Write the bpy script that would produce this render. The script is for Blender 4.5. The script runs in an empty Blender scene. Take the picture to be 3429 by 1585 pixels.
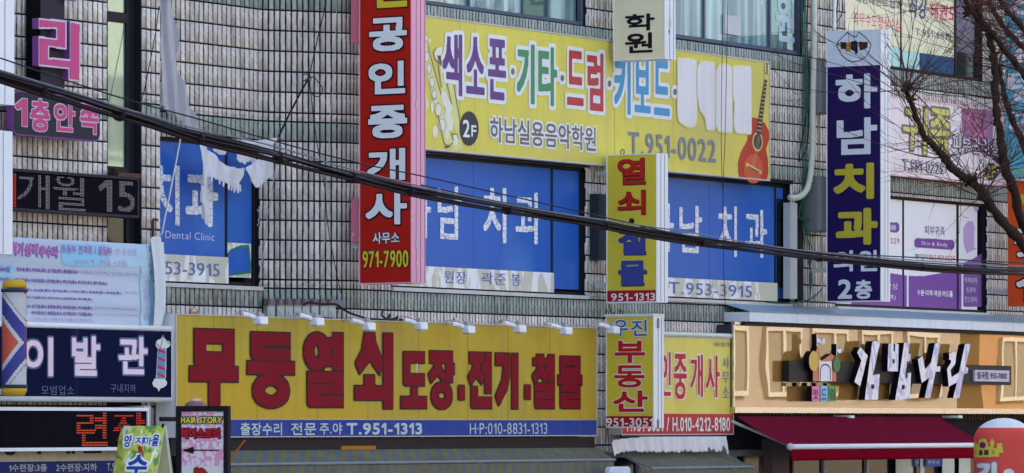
import bpy, math, random
import numpy as np
from mathutils import Vector, Matrix
random.seed(7)
D = bpy.data
SC = bpy.context.scene
COL = SC.collection

# ------------------------------------------------------------------ camera, world, sun, exposure
F, UC, HV, CH = 15667.0, 1714.5, 1419.0, 2.8          # focal length / centre / horizon in photo pixels, camera height
cam = D.cameras.new("camera")
cam.sensor_width = 36.0
cam.lens = 36.0 * F / 3429.0
cam.shift_y = (HV - 792.5) / 3429.0
cam.clip_start, cam.clip_end = 0.5, 2000.0
camo = D.objects.new("camera", cam)
COL.objects.link(camo)
camo.location = (0, 0, CH)
camo.rotation_euler = (math.radians(90), 0, 0)
SC.camera = camo

SUN_EL, SUN_AZ = 36.0, -48.0                            # azimuth from +Y towards +X
wd = D.worlds.new("World")
SC.world = wd
wd.use_nodes = True
nt = wd.node_tree
sky = nt.nodes.new("ShaderNodeTexSky")
sky.sky_type = 'NISHITA'
sky.sun_disc = False
sky.sun_elevation = math.radians(SUN_EL)
sky.sun_rotation = math.radians(SUN_AZ)
sky.air_density = 0.8
sky.dust_density = 5.0
sky.ozone_density = 0.0
nt.links.new(sky.outputs[0], nt.nodes["Background"].inputs[0])
nt.nodes["Background"].inputs[1].default_value = 0.15
sl = D.lights.new("sun", 'SUN')
sl.energy = 2.0
sl.angle = math.radians(0.5)
sl.color = (1.0, 0.94, 0.86)
so = D.objects.new("sun", sl)
COL.objects.link(so)
el, az = math.radians(SUN_EL), math.radians(SUN_AZ)
so.rotation_euler = Vector((math.sin(az) * math.cos(el), math.cos(az) * math.cos(el), math.sin(el))).to_track_quat('Z', 'Y').to_euler()
so.location = (-40, 60, 60)
SC.view_settings.view_transform = 'Standard'
SC.view_settings.look = 'None'
SC.view_settings.exposure = 2.22
SC.view_settings.gamma = 1.0

# ------------------------------------------------------------------ planes of the place
def K(r, x, y):
    "reading of a survey tile (3x enlargement of the photo) -> photo pixel"
    if r == 'S': return (x, y)
    if r == 'D': return (x / 0.7512, y / 0.7512)
    return ({'a': 0, 'b': 860, 'c': 1710, 'd': 2569}[r[0]] + x / 2.978,
            {'1': 0, '2': 400, '3': 780, '4': 1185}[r[1]] + y / 2.978)

class PL:
    "vertical plane: origin, direction along it, normal towards the viewer"
    def __init__(self, o, d, n):
        self.o, self.d, self.n = np.array(o, float), np.array(d, float), np.array(n, float)
    def P(self, s, z, off=0.0):
        p = self.o + self.d * s + self.n * off
        return (p[0], p[1], z)
    def s(self, u, off=0.0):
        a = (u - UC) / F
        o = self.o + self.n * off
        return (a * o[1] - o[0]) / (self.d[0] - a * self.d[1])
    def sz(self, u, v, off=0.0, disp=None):
        o = off
        for _ in range(6 if disp else 1):
            s = self.s(u, o)
            y = (self.o + self.d * s + self.n * o)[1]
            z = CH + (HV - v) / F * y
            if disp: o = off + disp(s, z)
        return s, z
    def k(self, r, x, y, off=0.0, disp=None):
        return self.sz(*K(r, x, y), off, disp)
    def px(self, s, z, off=0.0):
        p = self.P(s, z, off)
        return UC + F * p[0] / p[1], HV - F * (z - CH) / p[1]
    def shift(self, off):
        return PL(self.o + self.n * off, self.d, self.n)

TH = math.radians(58)
W = PL(((1424 - UC) / F * 55, 55), (math.cos(TH), math.sin(TH)), (math.sin(TH), -math.cos(TH)))   # main facade
A2 = W.shift(-0.6)                                                                                # recessed bay
_a, _b = A2.P(A2.s(880), 0), W.P(W.s(1172), 0)
_d = np.array([_b[0] - _a[0], _b[1] - _a[1]]); BLEN = float(np.hypot(*_d)); _d /= BLEN
BP = PL(_a[:2], _d, (_d[1], -_d[0]))                                                              # splayed return between them

def S(u_left, w0):
    "plane of a sign that projects from the facade: s runs out towards the street"
    return PL(W.P(W.s(u_left, w0), 0, w0)[:2], W.n, -W.d)

# ------------------------------------------------------------------ mesh helpers
class MB:
    def __init__(self):
        self.v, self.f, self.m = [], [], []
    def poly(self, pts, m=0):
        i = len(self.v)
        self.v.extend(pts)
        self.f.append(tuple(range(i, i + len(pts))))
        self.m.append(m)
        return self
    def box8(self, p, m=0):
        "8 corners: bottom ring 0-3, top ring 4-7"
        i = len(self.v)
        self.v.extend(p)
        for q in ((3, 2, 1, 0), (4, 5, 6, 7), (0, 1, 5, 4), (1, 2, 6, 5), (2, 3, 7, 6), (3, 0, 4, 7)):
            self.f.append(tuple(i + j for j in q)); self.m.append(m)
        return self
    def box(self, pl, s0, s1, z0, z1, o0, o1, m=0):
        a, b = min(o0, o1), max(o0, o1)
        return self.box8([pl.P(s0, z0, b), pl.P(s1, z0, b), pl.P(s1, z0, a), pl.P(s0, z0, a),
                          pl.P(s0, z1, b), pl.P(s1, z1, b), pl.P(s1, z1, a), pl.P(s0, z1, a)], m)
    def prism(self, pl, pts, o0, o1, m=0, mside=None):
        ms = m if mside is None else mside
        n = len(pts); i = len(self.v)
        self.v.extend([pl.P(s, z, o1) for s, z in pts] + [pl.P(s, z, o0) for s, z in pts])
        self.f.append(tuple(range(i, i + n))); self.m.append(m)
        self.f.append(tuple(range(i + 2 * n - 1, i + n - 1, -1))); self.m.append(ms)
        for k in range(n):
            j = (k + 1) % n
            self.f.append((i + k, i + n + k, i + n + j, i + j)); self.m.append(ms)
        return self
    def tube(self, pts, r, n=7, m=0, cap=True):
        pts = [Vector(p) for p in pts]
        rs = r if isinstance(r, (list, tuple)) else [r] * len(pts)
        base = len(self.v)
        up = Vector((0.31, 0.2, 0.93))
        for k, p in enumerate(pts):
            t = (pts[min(k + 1, len(pts) - 1)] - pts[max(k - 1, 0)])
            if t.length < 1e-9: t = Vector((0, 0, 1))
            t.normalize()
            a = t.cross(up)
            if a.length < 1e-3: a = t.cross(Vector((1, 0, 0)))
            a.normalize(); b = t.cross(a)
            for q in range(n):
                w = 2 * math.pi * q / n
                self.v.append(tuple(p + (a * math.cos(w) + b * math.sin(w)) * rs[k]))
        for k in range(len(pts) - 1):
            for q in range(n):
                i0 = base + k * n + q; i1 = base + k * n + (q + 1) % n
                self.f.append((i0, i1, i1 + n, i0 + n)); self.m.append(m)
        if cap:
            self.f.append(tuple(base + q for q in range(n - 1, -1, -1))); self.m.append(m)
            e = base + (len(pts) - 1) * n
            self.f.append(tuple(e + q for q in range(n))); self.m.append(m)
        return self
    def lathe(self, c, prof, n=32, m=0):
        "profile [(r, z)] round a vertical axis at c=(x, y)"
        base = len(self.v)
        for r, z in prof:
            for q in range(n):
                w = 2 * math.pi * q / n
                self.v.append((c[0] + r * math.cos(w), c[1] + r * math.sin(w), z))
        for k in range(len(prof) - 1):
            for q in range(n):
                i0 = base + k * n + q; i1 = base + k * n + (q + 1) % n
                self.f.append((i0, i1, i1 + n, i0 + n)); self.m.append(m)
        return self
    def build(self, name, mats, parent=None, smooth=False):
        mats = mats if isinstance(mats, (list, tuple)) else [mats]
        va = np.array(self.v, float)
        if parent is not None:
            org = np.array(parent['_o'])
        else:
            org = np.array([va[:, 0].mean(), va[:, 1].mean(), va[:, 2].min()])
        me = D.meshes.new(name)
        me.from_pydata((va - org).tolist(), [], self.f)
        for mt in mats: me.materials.append(mt)
        me.polygons.foreach_set("material_index", self.m)
        if smooth: me.polygons.foreach_set("use_smooth", [True] * len(self.f))
        me.update()
        o = D.objects.new(name, me)
        COL.objects.link(o)
        if parent is not None:
            o.parent = parent
        else:
            o.location = org
        o['_o'] = [float(x) for x in org]
        return o

def thing(name, label, cat, loc, group=None):
    o = D.objects.new(name, None)
    o.empty_display_size = 0.2
    COL.objects.link(o)
    o.location = loc
    o['_o'] = [float(x) for x in loc]
    return tag(o, label, cat, group)

def tag(o, label, cat, group=None):
    o['label'] = label; o['category'] = cat
    if group: o['group'] = group
    return o

def structure(o):
    o['kind'] = 'structure'
    return o

def dup(root, delta, label=None):
    "copy of a thing with its parts and sub-parts, moved by delta"
    def cp(o, parent):
        c = o.copy(); COL.objects.link(c)
        if parent is not None: c.parent = parent
        for ch in o.children: cp(ch, c)
        return c
    r = cp(root, None)
    r.location = Vector(root.location) + Vector(delta)
    if label: r['label'] = label
    return r

# ------------------------------------------------------------------ materials
def lin(c):
    c /= 255.0
    return c / 12.92 if c <= 0.04045 else ((c + 0.055) / 1.055) ** 2.4
ILL = [lin(x) / 0.80 for x in (200, 206, 224)]          # open shade under a blue sky: a white board reads like this
def C(r, g, b):
    return tuple(max(0.004, min(0.86, lin(x) / k)) for x, k in zip((r, g, b), ILL))
_M = {}
def mat(name, rgb, rough=0.5, metal=0.0, grime=0.12, streak=0.12, spec=0.08, emit=None, bump=0.0, raw=False, dirt=None):
    "painted / printed / metal surface with uneven wear and rain streaks"
    if name in _M: return _M[name]
    m = D.materials.new(name); m.use_nodes = True
    n = m.node_tree; p = n.nodes["Principled BSDF"]
    col = (*(rgb if raw else C(*rgb)), 1)
    if dirt is None: dirt = tuple(.42 * c + .006 for c in col[:3])
    p.inputs["Roughness"].default_value = rough
    p.inputs["Metallic"].default_value = metal
    p.inputs["Specular IOR Level"].default_value = spec
    tc = n.nodes.new("ShaderNodeTexCoord")
    def noise(sc, scale, detail, lo, hi):
        mp = n.nodes.new("ShaderNodeMapping"); mp.inputs["Scale"].default_value = sc
        n.links.new(tc.outputs["Object"], mp.inputs["Vector"])
        t = n.nodes.new("ShaderNodeTexNoise"); t.inputs["Scale"].default_value = scale; t.inputs["Detail"].default_value = detail
        n.links.new(mp.outputs[0], t.inputs["Vector"])
        r = n.nodes.new("ShaderNodeMapRange"); r.inputs[1].default_value = lo; r.inputs[2].default_value = hi
        n.links.new(t.outputs["Fac"], r.inputs[0])
        return r.outputs[0], t
    a, ta = noise((1, 1, 1), 2.3, 6, 0.35, 0.75)
    b, tb = noise((9, 9, 0.45), 1.0, 5, 0.45, 0.8)
    m1 = n.nodes.new("ShaderNodeMath"); m1.operation = 'MULTIPLY'; m1.inputs[1].default_value = grime
    n.links.new(a, m1.inputs[0])
    m2 = n.nodes.new("ShaderNodeMath"); m2.operation = 'MULTIPLY_ADD'; m2.inputs[1].default_value = streak
    n.links.new(b, m2.inputs[0]); n.links.new(m1.outputs[0], m2.inputs[2])
    mx = n.nodes.new("ShaderNodeMix"); mx.data_type = 'RGBA'
    mx.inputs["A"].default_value = col; mx.inputs["B"].default_value = (*dirt, 1)
    n.links.new(m2.outputs[0], mx.inputs["Factor"])
    n.links.new(mx.outputs["Result"], p.inputs["Base Color"])
    if emit:
        p.inputs["Emission Color"].default_value = (*emit[:3], 1); p.inputs["Emission Strength"].default_value = emit[3]
    if bump:
        bp = n.nodes.new("ShaderNodeBump"); bp.inputs["Strength"].default_value = bump; bp.inputs["Distance"].default_value = 0.02
        n.links.new(ta.outputs["Fac"], bp.inputs["Height"]); n.links.new(bp.outputs[0], p.inputs["Normal"])
    m['_p'] = p.name
    _M[name] = m
    return m

def tweak(m):
    return m.node_tree, m.node_tree.nodes["Principled BSDF"]

def base_link(m):
    n, p = tweak(m)
    return n, p, p.inputs["Base Color"].links[0].from_socket

def overlay(m, fac, rgb, raw=False):
    "mix a second colour over the base by a 0-1 socket"
    n, p, src = base_link(m)
    mx = n.nodes.new("ShaderNodeMix"); mx.data_type = 'RGBA'
    n.links.new(fac, mx.inputs["Factor"]); n.links.new(src, mx.inputs["A"])
    mx.inputs["B"].default_value = (*(rgb if raw else C(*rgb)), 1)
    n.links.new(mx.outputs["Result"], p.inputs["Base Color"])

def noise_fac(m, sc, scale, lo, hi, detail=4, dist=0.0):
    n = m.node_tree
    tc = n.nodes.new("ShaderNodeTexCoord"); mp = n.nodes.new("ShaderNodeMapping"); mp.inputs["Scale"].default_value = sc
    n.links.new(tc.outputs["Object"], mp.inputs["Vector"])
    t = n.nodes.new("ShaderNodeTexNoise"); t.inputs["Scale"].default_value = scale; t.inputs["Detail"].default_value = detail
    t.inputs["Distortion"].default_value = dist
    n.links.new(mp.outputs[0], t.inputs["Vector"])
    r = n.nodes.new("ShaderNodeMapRange"); r.inputs[1].default_value = lo; r.inputs[2].default_value = hi
    n.links.new(t.outputs["Fac"], r.inputs[0])
    return r.outputs[0]

# ------------------------------------------------------------------ lettering: outlines rasterised, thickened, and traced back to flat mesh
_G = {}
_ONE = [(0, .50), (.17, .682), (.265, .682), (.265, 0), (.165, 0), (.165, .535), (.06, .43)]
def glyph_edges(body):
    "outline edges of a line of text, laid out character by character"
    if len(body) == 1: return glyph1(body)
    x, out = 0.0, []
    for ch in body:
        if ch == ' ': x += .34; continue
        E = glyph1(ch)
        if 0xAC00 <= ord(ch) <= 0xD7A3:
            out.append(E + np.array([x, 0])); x += .94
        else:
            lo, hi = E[..., 0].min(), E[..., 0].max()
            out.append(E + np.array([x - lo + .055, 0])); x += hi - lo + .12
    return np.concatenate(out)
def glyph1(body):
    if body in _G: return _G[body]
    if body == '1':
        v = np.array(_ONE); _G[body] = np.stack([v, np.roll(v, -1, 0)], 1); return _G[body]
    c = D.curves.new("tmp", "FONT"); c.body = body; c.resolution_u = 4
    o = D.objects.new("tmp", c); COL.objects.link(o)
    me = o.to_mesh()
    v = np.array([x.co[:2] for x in me.vertices], float).reshape(-1, 2)
    cnt = {}
    for p in me.polygons:
        for e in p.edge_keys: cnt[e] = cnt.get(e, 0) + 1
    e = np.array([k for k, q in cnt.items() if q == 1], int).reshape(-1, 2)
    r = v[e]
    o.to_mesh_clear(); D.objects.remove(o); D.curves.remove(c)
    _G[body] = r
    return r

def raster(E, cell, pad, frame=None):
    "even-odd fill of an edge soup (N,2,2); returns mask and origin"
    lo, hi = frame if frame else (E.reshape(-1, 2).min(0) - pad, E.reshape(-1, 2).max(0) + pad)
    nx, ny = int((hi[0] - lo[0]) / cell) + 2, int((hi[1] - lo[1]) / cell) + 2
    tg = np.zeros((ny, nx + 1), np.int32)
    for (x0, y0), (x1, y1) in E:
        if y0 == y1: continue
        if y0 > y1: x0, y0, x1, y1 = x1, y1, x0, y0
        j0, j1 = math.ceil((y0 - lo[1]) / cell), math.ceil((y1 - lo[1]) / cell)
        if j1 <= j0: continue
        j = np.arange(j0, j1)
        x = x0 + (lo[1] + j * cell - y0) * (x1 - x0) / (y1 - y0)
        i = np.clip(np.ceil((x - lo[0]) / cell).astype(int), 0, nx)
        tg[j, i] += 1
    return (np.cumsum(tg[:, :nx], 1) % 2).astype(bool), lo

def dilate(mask, r):
    if r < 0.5: return mask
    R = int(math.ceil(r)); out = mask.copy(); ny, nx = mask.shape
    for dy in range(-R, R + 1):
        q = r ** 4 - abs(dy) ** 4
        if q < 0: continue
        w = int(q ** 0.25 + 1e-6)
        src = mask[max(0, -dy):ny - max(0, dy)]
        row = src.copy()
        for dx in range(1, w + 1):
            row[:, dx:] |= src[:, :-dx]; row[:, :-dx] |= src[:, dx:]
        out[max(0, dy):ny - max(0, -dy)] |= row
    return out

_CN = ((0, 0), (1, 0), (1, 1), (0, 1))
def march(mask, lo, cell, maxrun=9999):
    "mask -> list of polygons in plane coordinates"
    f = np.pad(mask.astype(float), 1)
    f = 0.25 * np.roll(f, 1, 0) + 0.5 * f + 0.25 * np.roll(f, -1, 0)
    f = 0.25 * np.roll(f, 1, 1) + 0.5 * f + 0.25 * np.roll(f, -1, 1)
    lo = (lo[0] - cell, lo[1] - cell)
    ins = f >= 0.5
    code = ins[:-1, :-1].astype(int) + ins[:-1, 1:] + ins[1:, 1:] + ins[1:, :-1]
    out = []
    for j in range(code.shape[0]):
        row = code[j]
        nz = np.nonzero(row)[0]
        k = 0
        while k < len(nz):
            i = nz[k]
            if row[i] == 4:
                e = k
                while e + 1 < len(nz) and nz[e + 1] == nz[e] + 1 and row[nz[e + 1]] == 4 and e - k < maxrun - 1: e += 1
                i1 = nz[e] + 1
                out.append([(lo[0] + i * cell, lo[1] + j * cell), (lo[0] + i1 * cell, lo[1] + j * cell),
                            (lo[0] + i1 * cell, lo[1] + (j + 1) * cell), (lo[0] + i * cell, lo[1] + (j + 1) * cell)])
                k = e + 1
                continue
            pts = []
            for q in range(4):
                ax, ay = _CN[q]; bx, by = _CN[(q + 1) % 4]
                fa, fb = f[j + ay, i + ax], f[j + by, i + bx]
                if fa >= 0.5: pts.append((lo[0] + (i + ax) * cell, lo[1] + (j + ay) * cell))
                if (fa >= 0.5) != (fb >= 0.5):
                    t = (0.5 - fa) / (fb - fa)
                    pts.append((lo[0] + (i + ax + (bx - ax) * t) * cell, lo[1] + (j + ay + (by - ay) * t) * cell))
            if len(pts) >= 3: out.append(pts)
            k += 1
    return out

def _r(x0, y0, x1, y1, sub=0): return (sub, [(x0, y0), (x1, y0), (x1, y1), (x0, y1)])
def _rb(x0, y0, x1, y1, q=.07): return (0, [(x0, y1), (x0, y0 + q), (x0 + q * .35, y0 + q * .35), (x0 + q, y0), (x1, y0), (x1, y1)])
def _o(cx, cy, rx, ry, sub=0): return (sub, [(cx + rx * math.cos(k * math.pi / 16), cy + ry * math.sin(k * math.pi / 16)) for k in range(32)])
HEAVY = {
 "무": [_rb(.095, .525, .915, 1), _r(.326, .70, .684, .82, 1), _r(0, .32, 1, .506), _r(.39, 0, .62, .34)],
 "등": [_rb(.08, .64, .9, 1), _r(.33, .795, .92, .83, 1), _r(0, .45, 1, .615), _o(.5, .225, .39, .225), _o(.5, .23, .15, .075, 1)],
 "열": [_o(.335, .745, .335, .255), _o(.325, .75, .065, .10, 1), _r(.58, .79, .76, .93), _r(.58, .55, .76, .70), _r(.73, .50, 1, 1), _rb(.09, 0, 1, .47), _r(.07, .305, .73, .328, 1), _r(.35, .152, 1.02, .175, 1)],
 "쇠": [(0, [(.26, 1), (.53, 1), (.55, .88), (.74, .62), (.65, .45), (.40, .64), (.14, .46), (.03, .60), (.20, .78)]), _r(.26, .28, .52, .44), _r(.01, .12, .75, .29), _r(.74, 0, .99, 1)],
 "도": [_rb(.10, .41, .91, 1), _r(.35, .61, .93, .81, 1), _r(.39, .19, .64, .36), _r(0, 0, 1, .2)],
 "장": [_r(.05, .80, .64, 1), (0, [(.22, .82), (.48, .82), (.50, .72), (.66, .56), (.58, .45), (.35, .60), (.09, .45), (0, .60), (.2, .72)]), _r(.66, .46, .92, 1), _r(.90, .61, 1, .79), _o(.51, .23, .41, .23), _o(.51, .23, .15, .07, 1)],
 "전": [_r(.06, .81, .67, 1), (0, [(.2, .83), (.46, .83), (.48, .72), (.66, .55), (.57, .43), (.35, .57), (.12, .42), (0, .57), (.18, .70)]), _r(.69, .28, .98, 1), _r(.56, .62, .72, .80), _rb(.12, 0, .99, .19), _r(.12, .06, .40, .38)],
 "기": [(0, [(0, 1), (.63, 1), (.63, .62), (.52, .36), (.14, .06), (0, .22), (.28, .50), (.36, .79), (0, .79)]), _r(.72, 0, 1, 1)],
 "철": [_r(.2, .92, .52, 1), _r(.03, .80, .68, .93), (0, [(.22, .82), (.5, .82), (.52, .74), (.68, .60), (.60, .47), (.36, .60), (.1, .47), (0, .60), (.2, .72)]), _r(.70, .49, 1, 1), _r(.58, .66, .74, .76), _rb(.11, 0, 1, .465), _r(.09, .30, .70, .325, 1), _r(.35, .15, 1.02, .175, 1)],
 "물": [_rb(.09, .645, .92, 1), _r(.32, .785, .68, .835, 1), _r(0, .45, 1, .63), _rb(.09, 0, .92, .455), _r(.07, .44, .27, .475, 1), _r(.74, .44, .95, .475, 1), _r(.07, .29, .68, .318, 1), _r(.33, .155, .95, .182, 1)],
 "김": [(0, [(.12, .80), (.30, .82), (.42, .70), (.14, .28), (.0, .36), (.2, .66)]), (0, [(.52, 1), (.72, 1), (.72, .42), (.92, .42), (.92, 0), (.52, 0)]), _r(.68, .16, .78, .26, 1)],
 "밥": [_r(.0, .52, .42, .96), _r(.17, .80, .26, .98, 1), _r(.17, .62, .26, .70, 1), _r(.52, .0, .74, 1), _r(.72, .66, .92, .80), _r(.52, 0, 1.0, .42), _r(.70, .30, .82, .44, 1), _r(.70, .15, .82, .26, 1)],
 "나": [(0, [(.0, .70), (.18, .78), (.24, .42), (.62, .58), (.58, .42), (.12, .24), (.0, .30)]), _r(.60, 0, .84, 1), _r(.80, .48, 1, .60)],
 "라": [(0, [(.06, .84), (.46, .84), (.46, .58), (.22, .48), (.22, .40), (.52, .50), (.52, .36), (.06, .20), (.02, .56), (.28, .66), (.28, .72), (.06, .72)]), _r(.58, 0, .82, 1), _r(.78, .50, 1, .62)],
}

class Lettering:
    "letters and printed shapes lying on a plane"
    def __init__(self, pl, off, disp=None, maxrun=None):
        self.pl, self.off, self.disp = pl, off, disp
        self.fill, self.outl = MB(), MB()
        self.maxrun = maxrun or (4 if disp else 9999)
    def _emit(self, mb, polys, lift):
        for p in polys:
            mb.poly([self.pl.P(s, z, self.off + lift + (self.disp(s, z) if self.disp else 0)) for s, z in p])
    def edges(self, E, cell, bold=0.0, out=0.0, keepfill=True):
        m, lo = raster(E, cell, bold + out + 4 * cell)
        m = dilate(m, bold / cell) if bold >= 0 else ~dilate(~m, -bold / cell)
        if keepfill: self._emit(self.fill, march(m, lo, cell, self.maxrun), 0.0)
        if out: self._emit(self.outl, march(dilate(m, out / cell), lo, cell, self.maxrun), -0.003)
    def t(self, r, body, x0, y0, x1, y1, bold=0.0, out=0.0, shear=0.0, res=56, keepfill=True):
        (u0, v0), (u1, v1) = K(r, x0, y0), K(r, x1, y1)
        vc = (v0 + v1) / 2
        s0, zc0 = self.pl.sz(u0, vc, self.off, self.disp)
        s1, zc1 = self.pl.sz(u1, vc, self.off, self.disp)
        sc, zc = self.pl.sz((u0 + u1) / 2, vc, self.off, self.disp)
        dv = abs(self.pl.px(s1, zc, self.off)[1] - self.pl.px(s0, zc, self.off)[1])
        y = self.pl.P(sc, zc, self.off)[1]
        h = max(0.3 * (v1 - v0), (v1 - v0) - dv) * y / F
        w = abs(s1 - s0)
        E = glyph_edges(body)
        b = bold * h
        lo, hi = E.reshape(-1, 2).min(0), E.reshape(-1, 2).max(0)
        sx, sy = (w - 2 * b) / max(hi[0] - lo[0], 1e-6), (h - 2 * b) / max(hi[1] - lo[1], 1e-6)
        E = (E - (lo + hi) / 2) * np.array([sx, sy])
        if shear: E = E + np.stack([E[..., 1] * shear, np.zeros_like(E[..., 1])], -1)
        E = E + np.array([sc, zc])
        self.edges(E, h / res, b, out, keepfill)
        return self
    def block(self, r, ch, x0, y0, x1, y1, depth, shear=0.0, res=60, pts=None):
        "raised letter: front face (material 0) with side walls (material 1); returns the mesh builder"
        self.got = None
        if pts:
            q = [self.pl.k(r, x, y, self.off) for x, y in pts]
            E = np.array([(q[i], q[(i + 1) % len(q)]) for i in range(len(q))])
            cell = .008
            m, lo = raster(E, cell, 4 * cell)
        else:
            keep = (self._emit,)
            got = []
            self._emit = lambda mb, polys, lift: got.append(polys)
            self._grid = got
            self.maxrun, mr = 1, self.maxrun
            self.g(r, ch, x0, y0, x1, y1, res=res, shear=shear)
            del self._emit
            self.maxrun = mr
        polys = march(m, lo, cell, 1) if pts else got[0]
        mb = MB(); cnt = {}
        for p in polys:
            mb.poly([self.pl.P(s, z, self.off) for s, z in p], 0)
            k = [(round(a * 1e5), round(b * 1e5)) for a, b in p]
            for i in range(len(p)):
                e = (k[i], k[(i + 1) % len(p)]); f = (e[1], e[0])
                if f in cnt: del cnt[f]
                else: cnt[e] = (p[i], p[(i + 1) % len(p)])
        for a, b in cnt.values():
            if a == b: continue
            mb.poly([self.pl.P(*a, self.off), self.pl.P(*a, self.off - depth), self.pl.P(*b, self.off - depth), self.pl.P(*b, self.off)], 1)
        return mb
    def g(self, r, ch, x0, y0, x1, y1, out=0.0, res=84, shear=0.0):
        "heavy block letter assembled from its own strokes (unit box, y up); x0..y1 as for t()"
        (u0, v0), (u1, v1) = K(r, x0, y0), K(r, x1, y1)
        vc = (v0 + v1) / 2
        s0, s1 = self.pl.sz(u0, vc, self.off)[0], self.pl.sz(u1, vc, self.off)[0]
        sc, zc = self.pl.sz((u0 + u1) / 2, vc, self.off)
        dv = abs(self.pl.px(s1, zc, self.off)[1] - self.pl.px(s0, zc, self.off)[1])
        h = ((v1 - v0) - dv) * self.pl.P(sc, zc, self.off)[1] / F; w = abs(s1 - s0)
        cell = h / res; pad = out + 4 * cell
        hx = w / 2 + abs(shear) * h / 2 + pad
        fr = (np.array([sc - hx, zc - h / 2 - pad]), np.array([sc + hx, zc + h / 2 + pad]))
        m = None
        for sub, q in HEAVY[ch]:
            q = [(sc + (x - .5) * w + shear * (y - .5) * h, zc + (y - .5) * h) for x, y in q]
            k, lo = raster(np.array([(q[i], q[(i + 1) % len(q)]) for i in range(len(q))]), cell, 0, fr)
            m = k if m is None else (m & ~k if sub else m | k)
        self._emit(self.fill, march(m, lo, cell, self.maxrun), 0.0)
        if out: self._emit(self.outl, march(dilate(m, out / cell), lo, cell), -0.003)
        return self
    def shape(self, r, pts, bold=0.0, out=0.0, cell=0.006):
        q = [self.pl.k(r, x, y, self.off, self.disp) for x, y in pts]
        self.edges(np.array([(q[i], q[(i + 1) % len(q)]) for i in range(len(q))]), cell, bold, out)
        return self
    def ell(self, r, cx, cy, rx, ry, out=0.0, cell=0.006, rot=0.0):
        p = []
        for k in range(28):
            w = 2 * math.pi * k / 28
            x, y = rx * math.cos(w), ry * math.sin(w)
            p.append((cx + x * math.cos(rot) - y * math.sin(rot), cy + x * math.sin(rot) + y * math.cos(rot)))
        return self.shape(r, p, 0, out, cell)
    def stroke(self, r, pts, w, cell=0.004):
        "a line of width w (metres) through surveyed points"
        q = [np.array(self.pl.k(r, x, y, self.off, self.disp)) for x, y in pts]
        for i_, (a, b) in enumerate(zip(q[:-1], q[1:])):
            d = b - a; L = np.hypot(*d)
            if L < 1e-6: continue
            nrm = np.array([-d[1], d[0]]) / L * w / 2; e = d / L * w * 0.3
            self._emit(self.fill, [[tuple(a - e - nrm), tuple(b + e - nrm), tuple(b + e + nrm), tuple(a - e + nrm)]], 0.0002 * (i_ % 5))
        return self
    def build(self, root, m, mo=None, name='lettering'):
        if mo is not None and self.outl.f: self.outl.build(name + '_outline', mo, root)
        if self.fill.f: return self.fill.build(name, m, root)

# ================================================================== SETTING
def brick_mat(name, rgb, var):
    m = mat(name, rgb, rough=0.38, spec=.2, grime=0.30, streak=0.40, bump=0.15, dirt=(0.10, 0.088, 0.078))
    n, p, src = base_link(m)
    g = n.nodes.new("ShaderNodeNewGeometry")
    r = n.nodes.new("ShaderNodeMapRange"); r.inputs[3].default_value = 1 - var; r.inputs[4].default_value = 1 + var * 0.5
    n.links.new(g.outputs["Random Per Island"], r.inputs[0])
    mx = n.nodes.new("ShaderNodeVectorMath"); mx.operation = 'SCALE'
    n.links.new(src, mx.inputs[0]); n.links.new(r.outputs[0], mx.inputs["Scale"])
    n.links.new(mx.outputs[0], p.inputs["Base Color"])
    overlay(m, noise_fac(m, (0.35, 0.35, 0.8), 1.6, 0.62, 0.80, 6), (124, 104, 88))
    return m
M_TILE = brick_mat("pale glazed tile", (199, 195, 200), 0.14)
M_GREEN = brick_mat("grey green tile", (146, 158, 160), 0.15)
M_MORTAR = mat("dark mortar", (0.018, 0.018, 0.023), raw=True, rough=0.95)
M_PLAIN = mat("plain render", (120, 120, 122), rough=0.9)
M_DKMETAL = mat("dark window metal", (34, 33, 42), rough=0.45)
M_ALU = mat("weathered aluminium", (176, 180, 194), rough=0.4, metal=0.0, grime=0.25)
M_WHITE = mat("white sheet metal", (214, 220, 240), rough=0.42, grime=0.05, streak=0.10)
M_BLACK = mat("black paint", (30, 28, 36), rough=0.5)

# ground, road, pavement
S_L, S_R = W.s(-40) - 1.5, W.s(3429) + 1.6
g = MB(); g.poly([(-900, -500, 0), (900, -500, 0), (900, 1300, 0), (-900, 1300, 0)])
structure(g.build("ground", mat("ground", (120, 118, 112), rough=0.95)))
g = MB(); g.poly([W.P(-120, 0.004, 28), W.P(160, 0.004, 28), W.P(160, 0.004, 5.2), W.P(-120, 0.004, 5.2)])
structure(g.build("road", mat("asphalt", (0.05, 0.05, 0.052), raw=True, rough=0.9, grime=0.3)))
g = MB(); g.box(W, -60, 80, 0.0, 0.14, 0.02, 5.2)
structure(g.build("pavement", mat("paving", (0.3, 0.29, 0.28), raw=True, rough=0.9, grime=0.3)))
g = MB()
for k in range(24): g.box(W, -60 + k * 6, -57 + k * 6, 0.0, 0.009, 16.0, 16.15)
structure(g.build("road_marking", mat("road paint", (0.7, 0.7, 0.66), raw=True, rough=0.8)))

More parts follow.
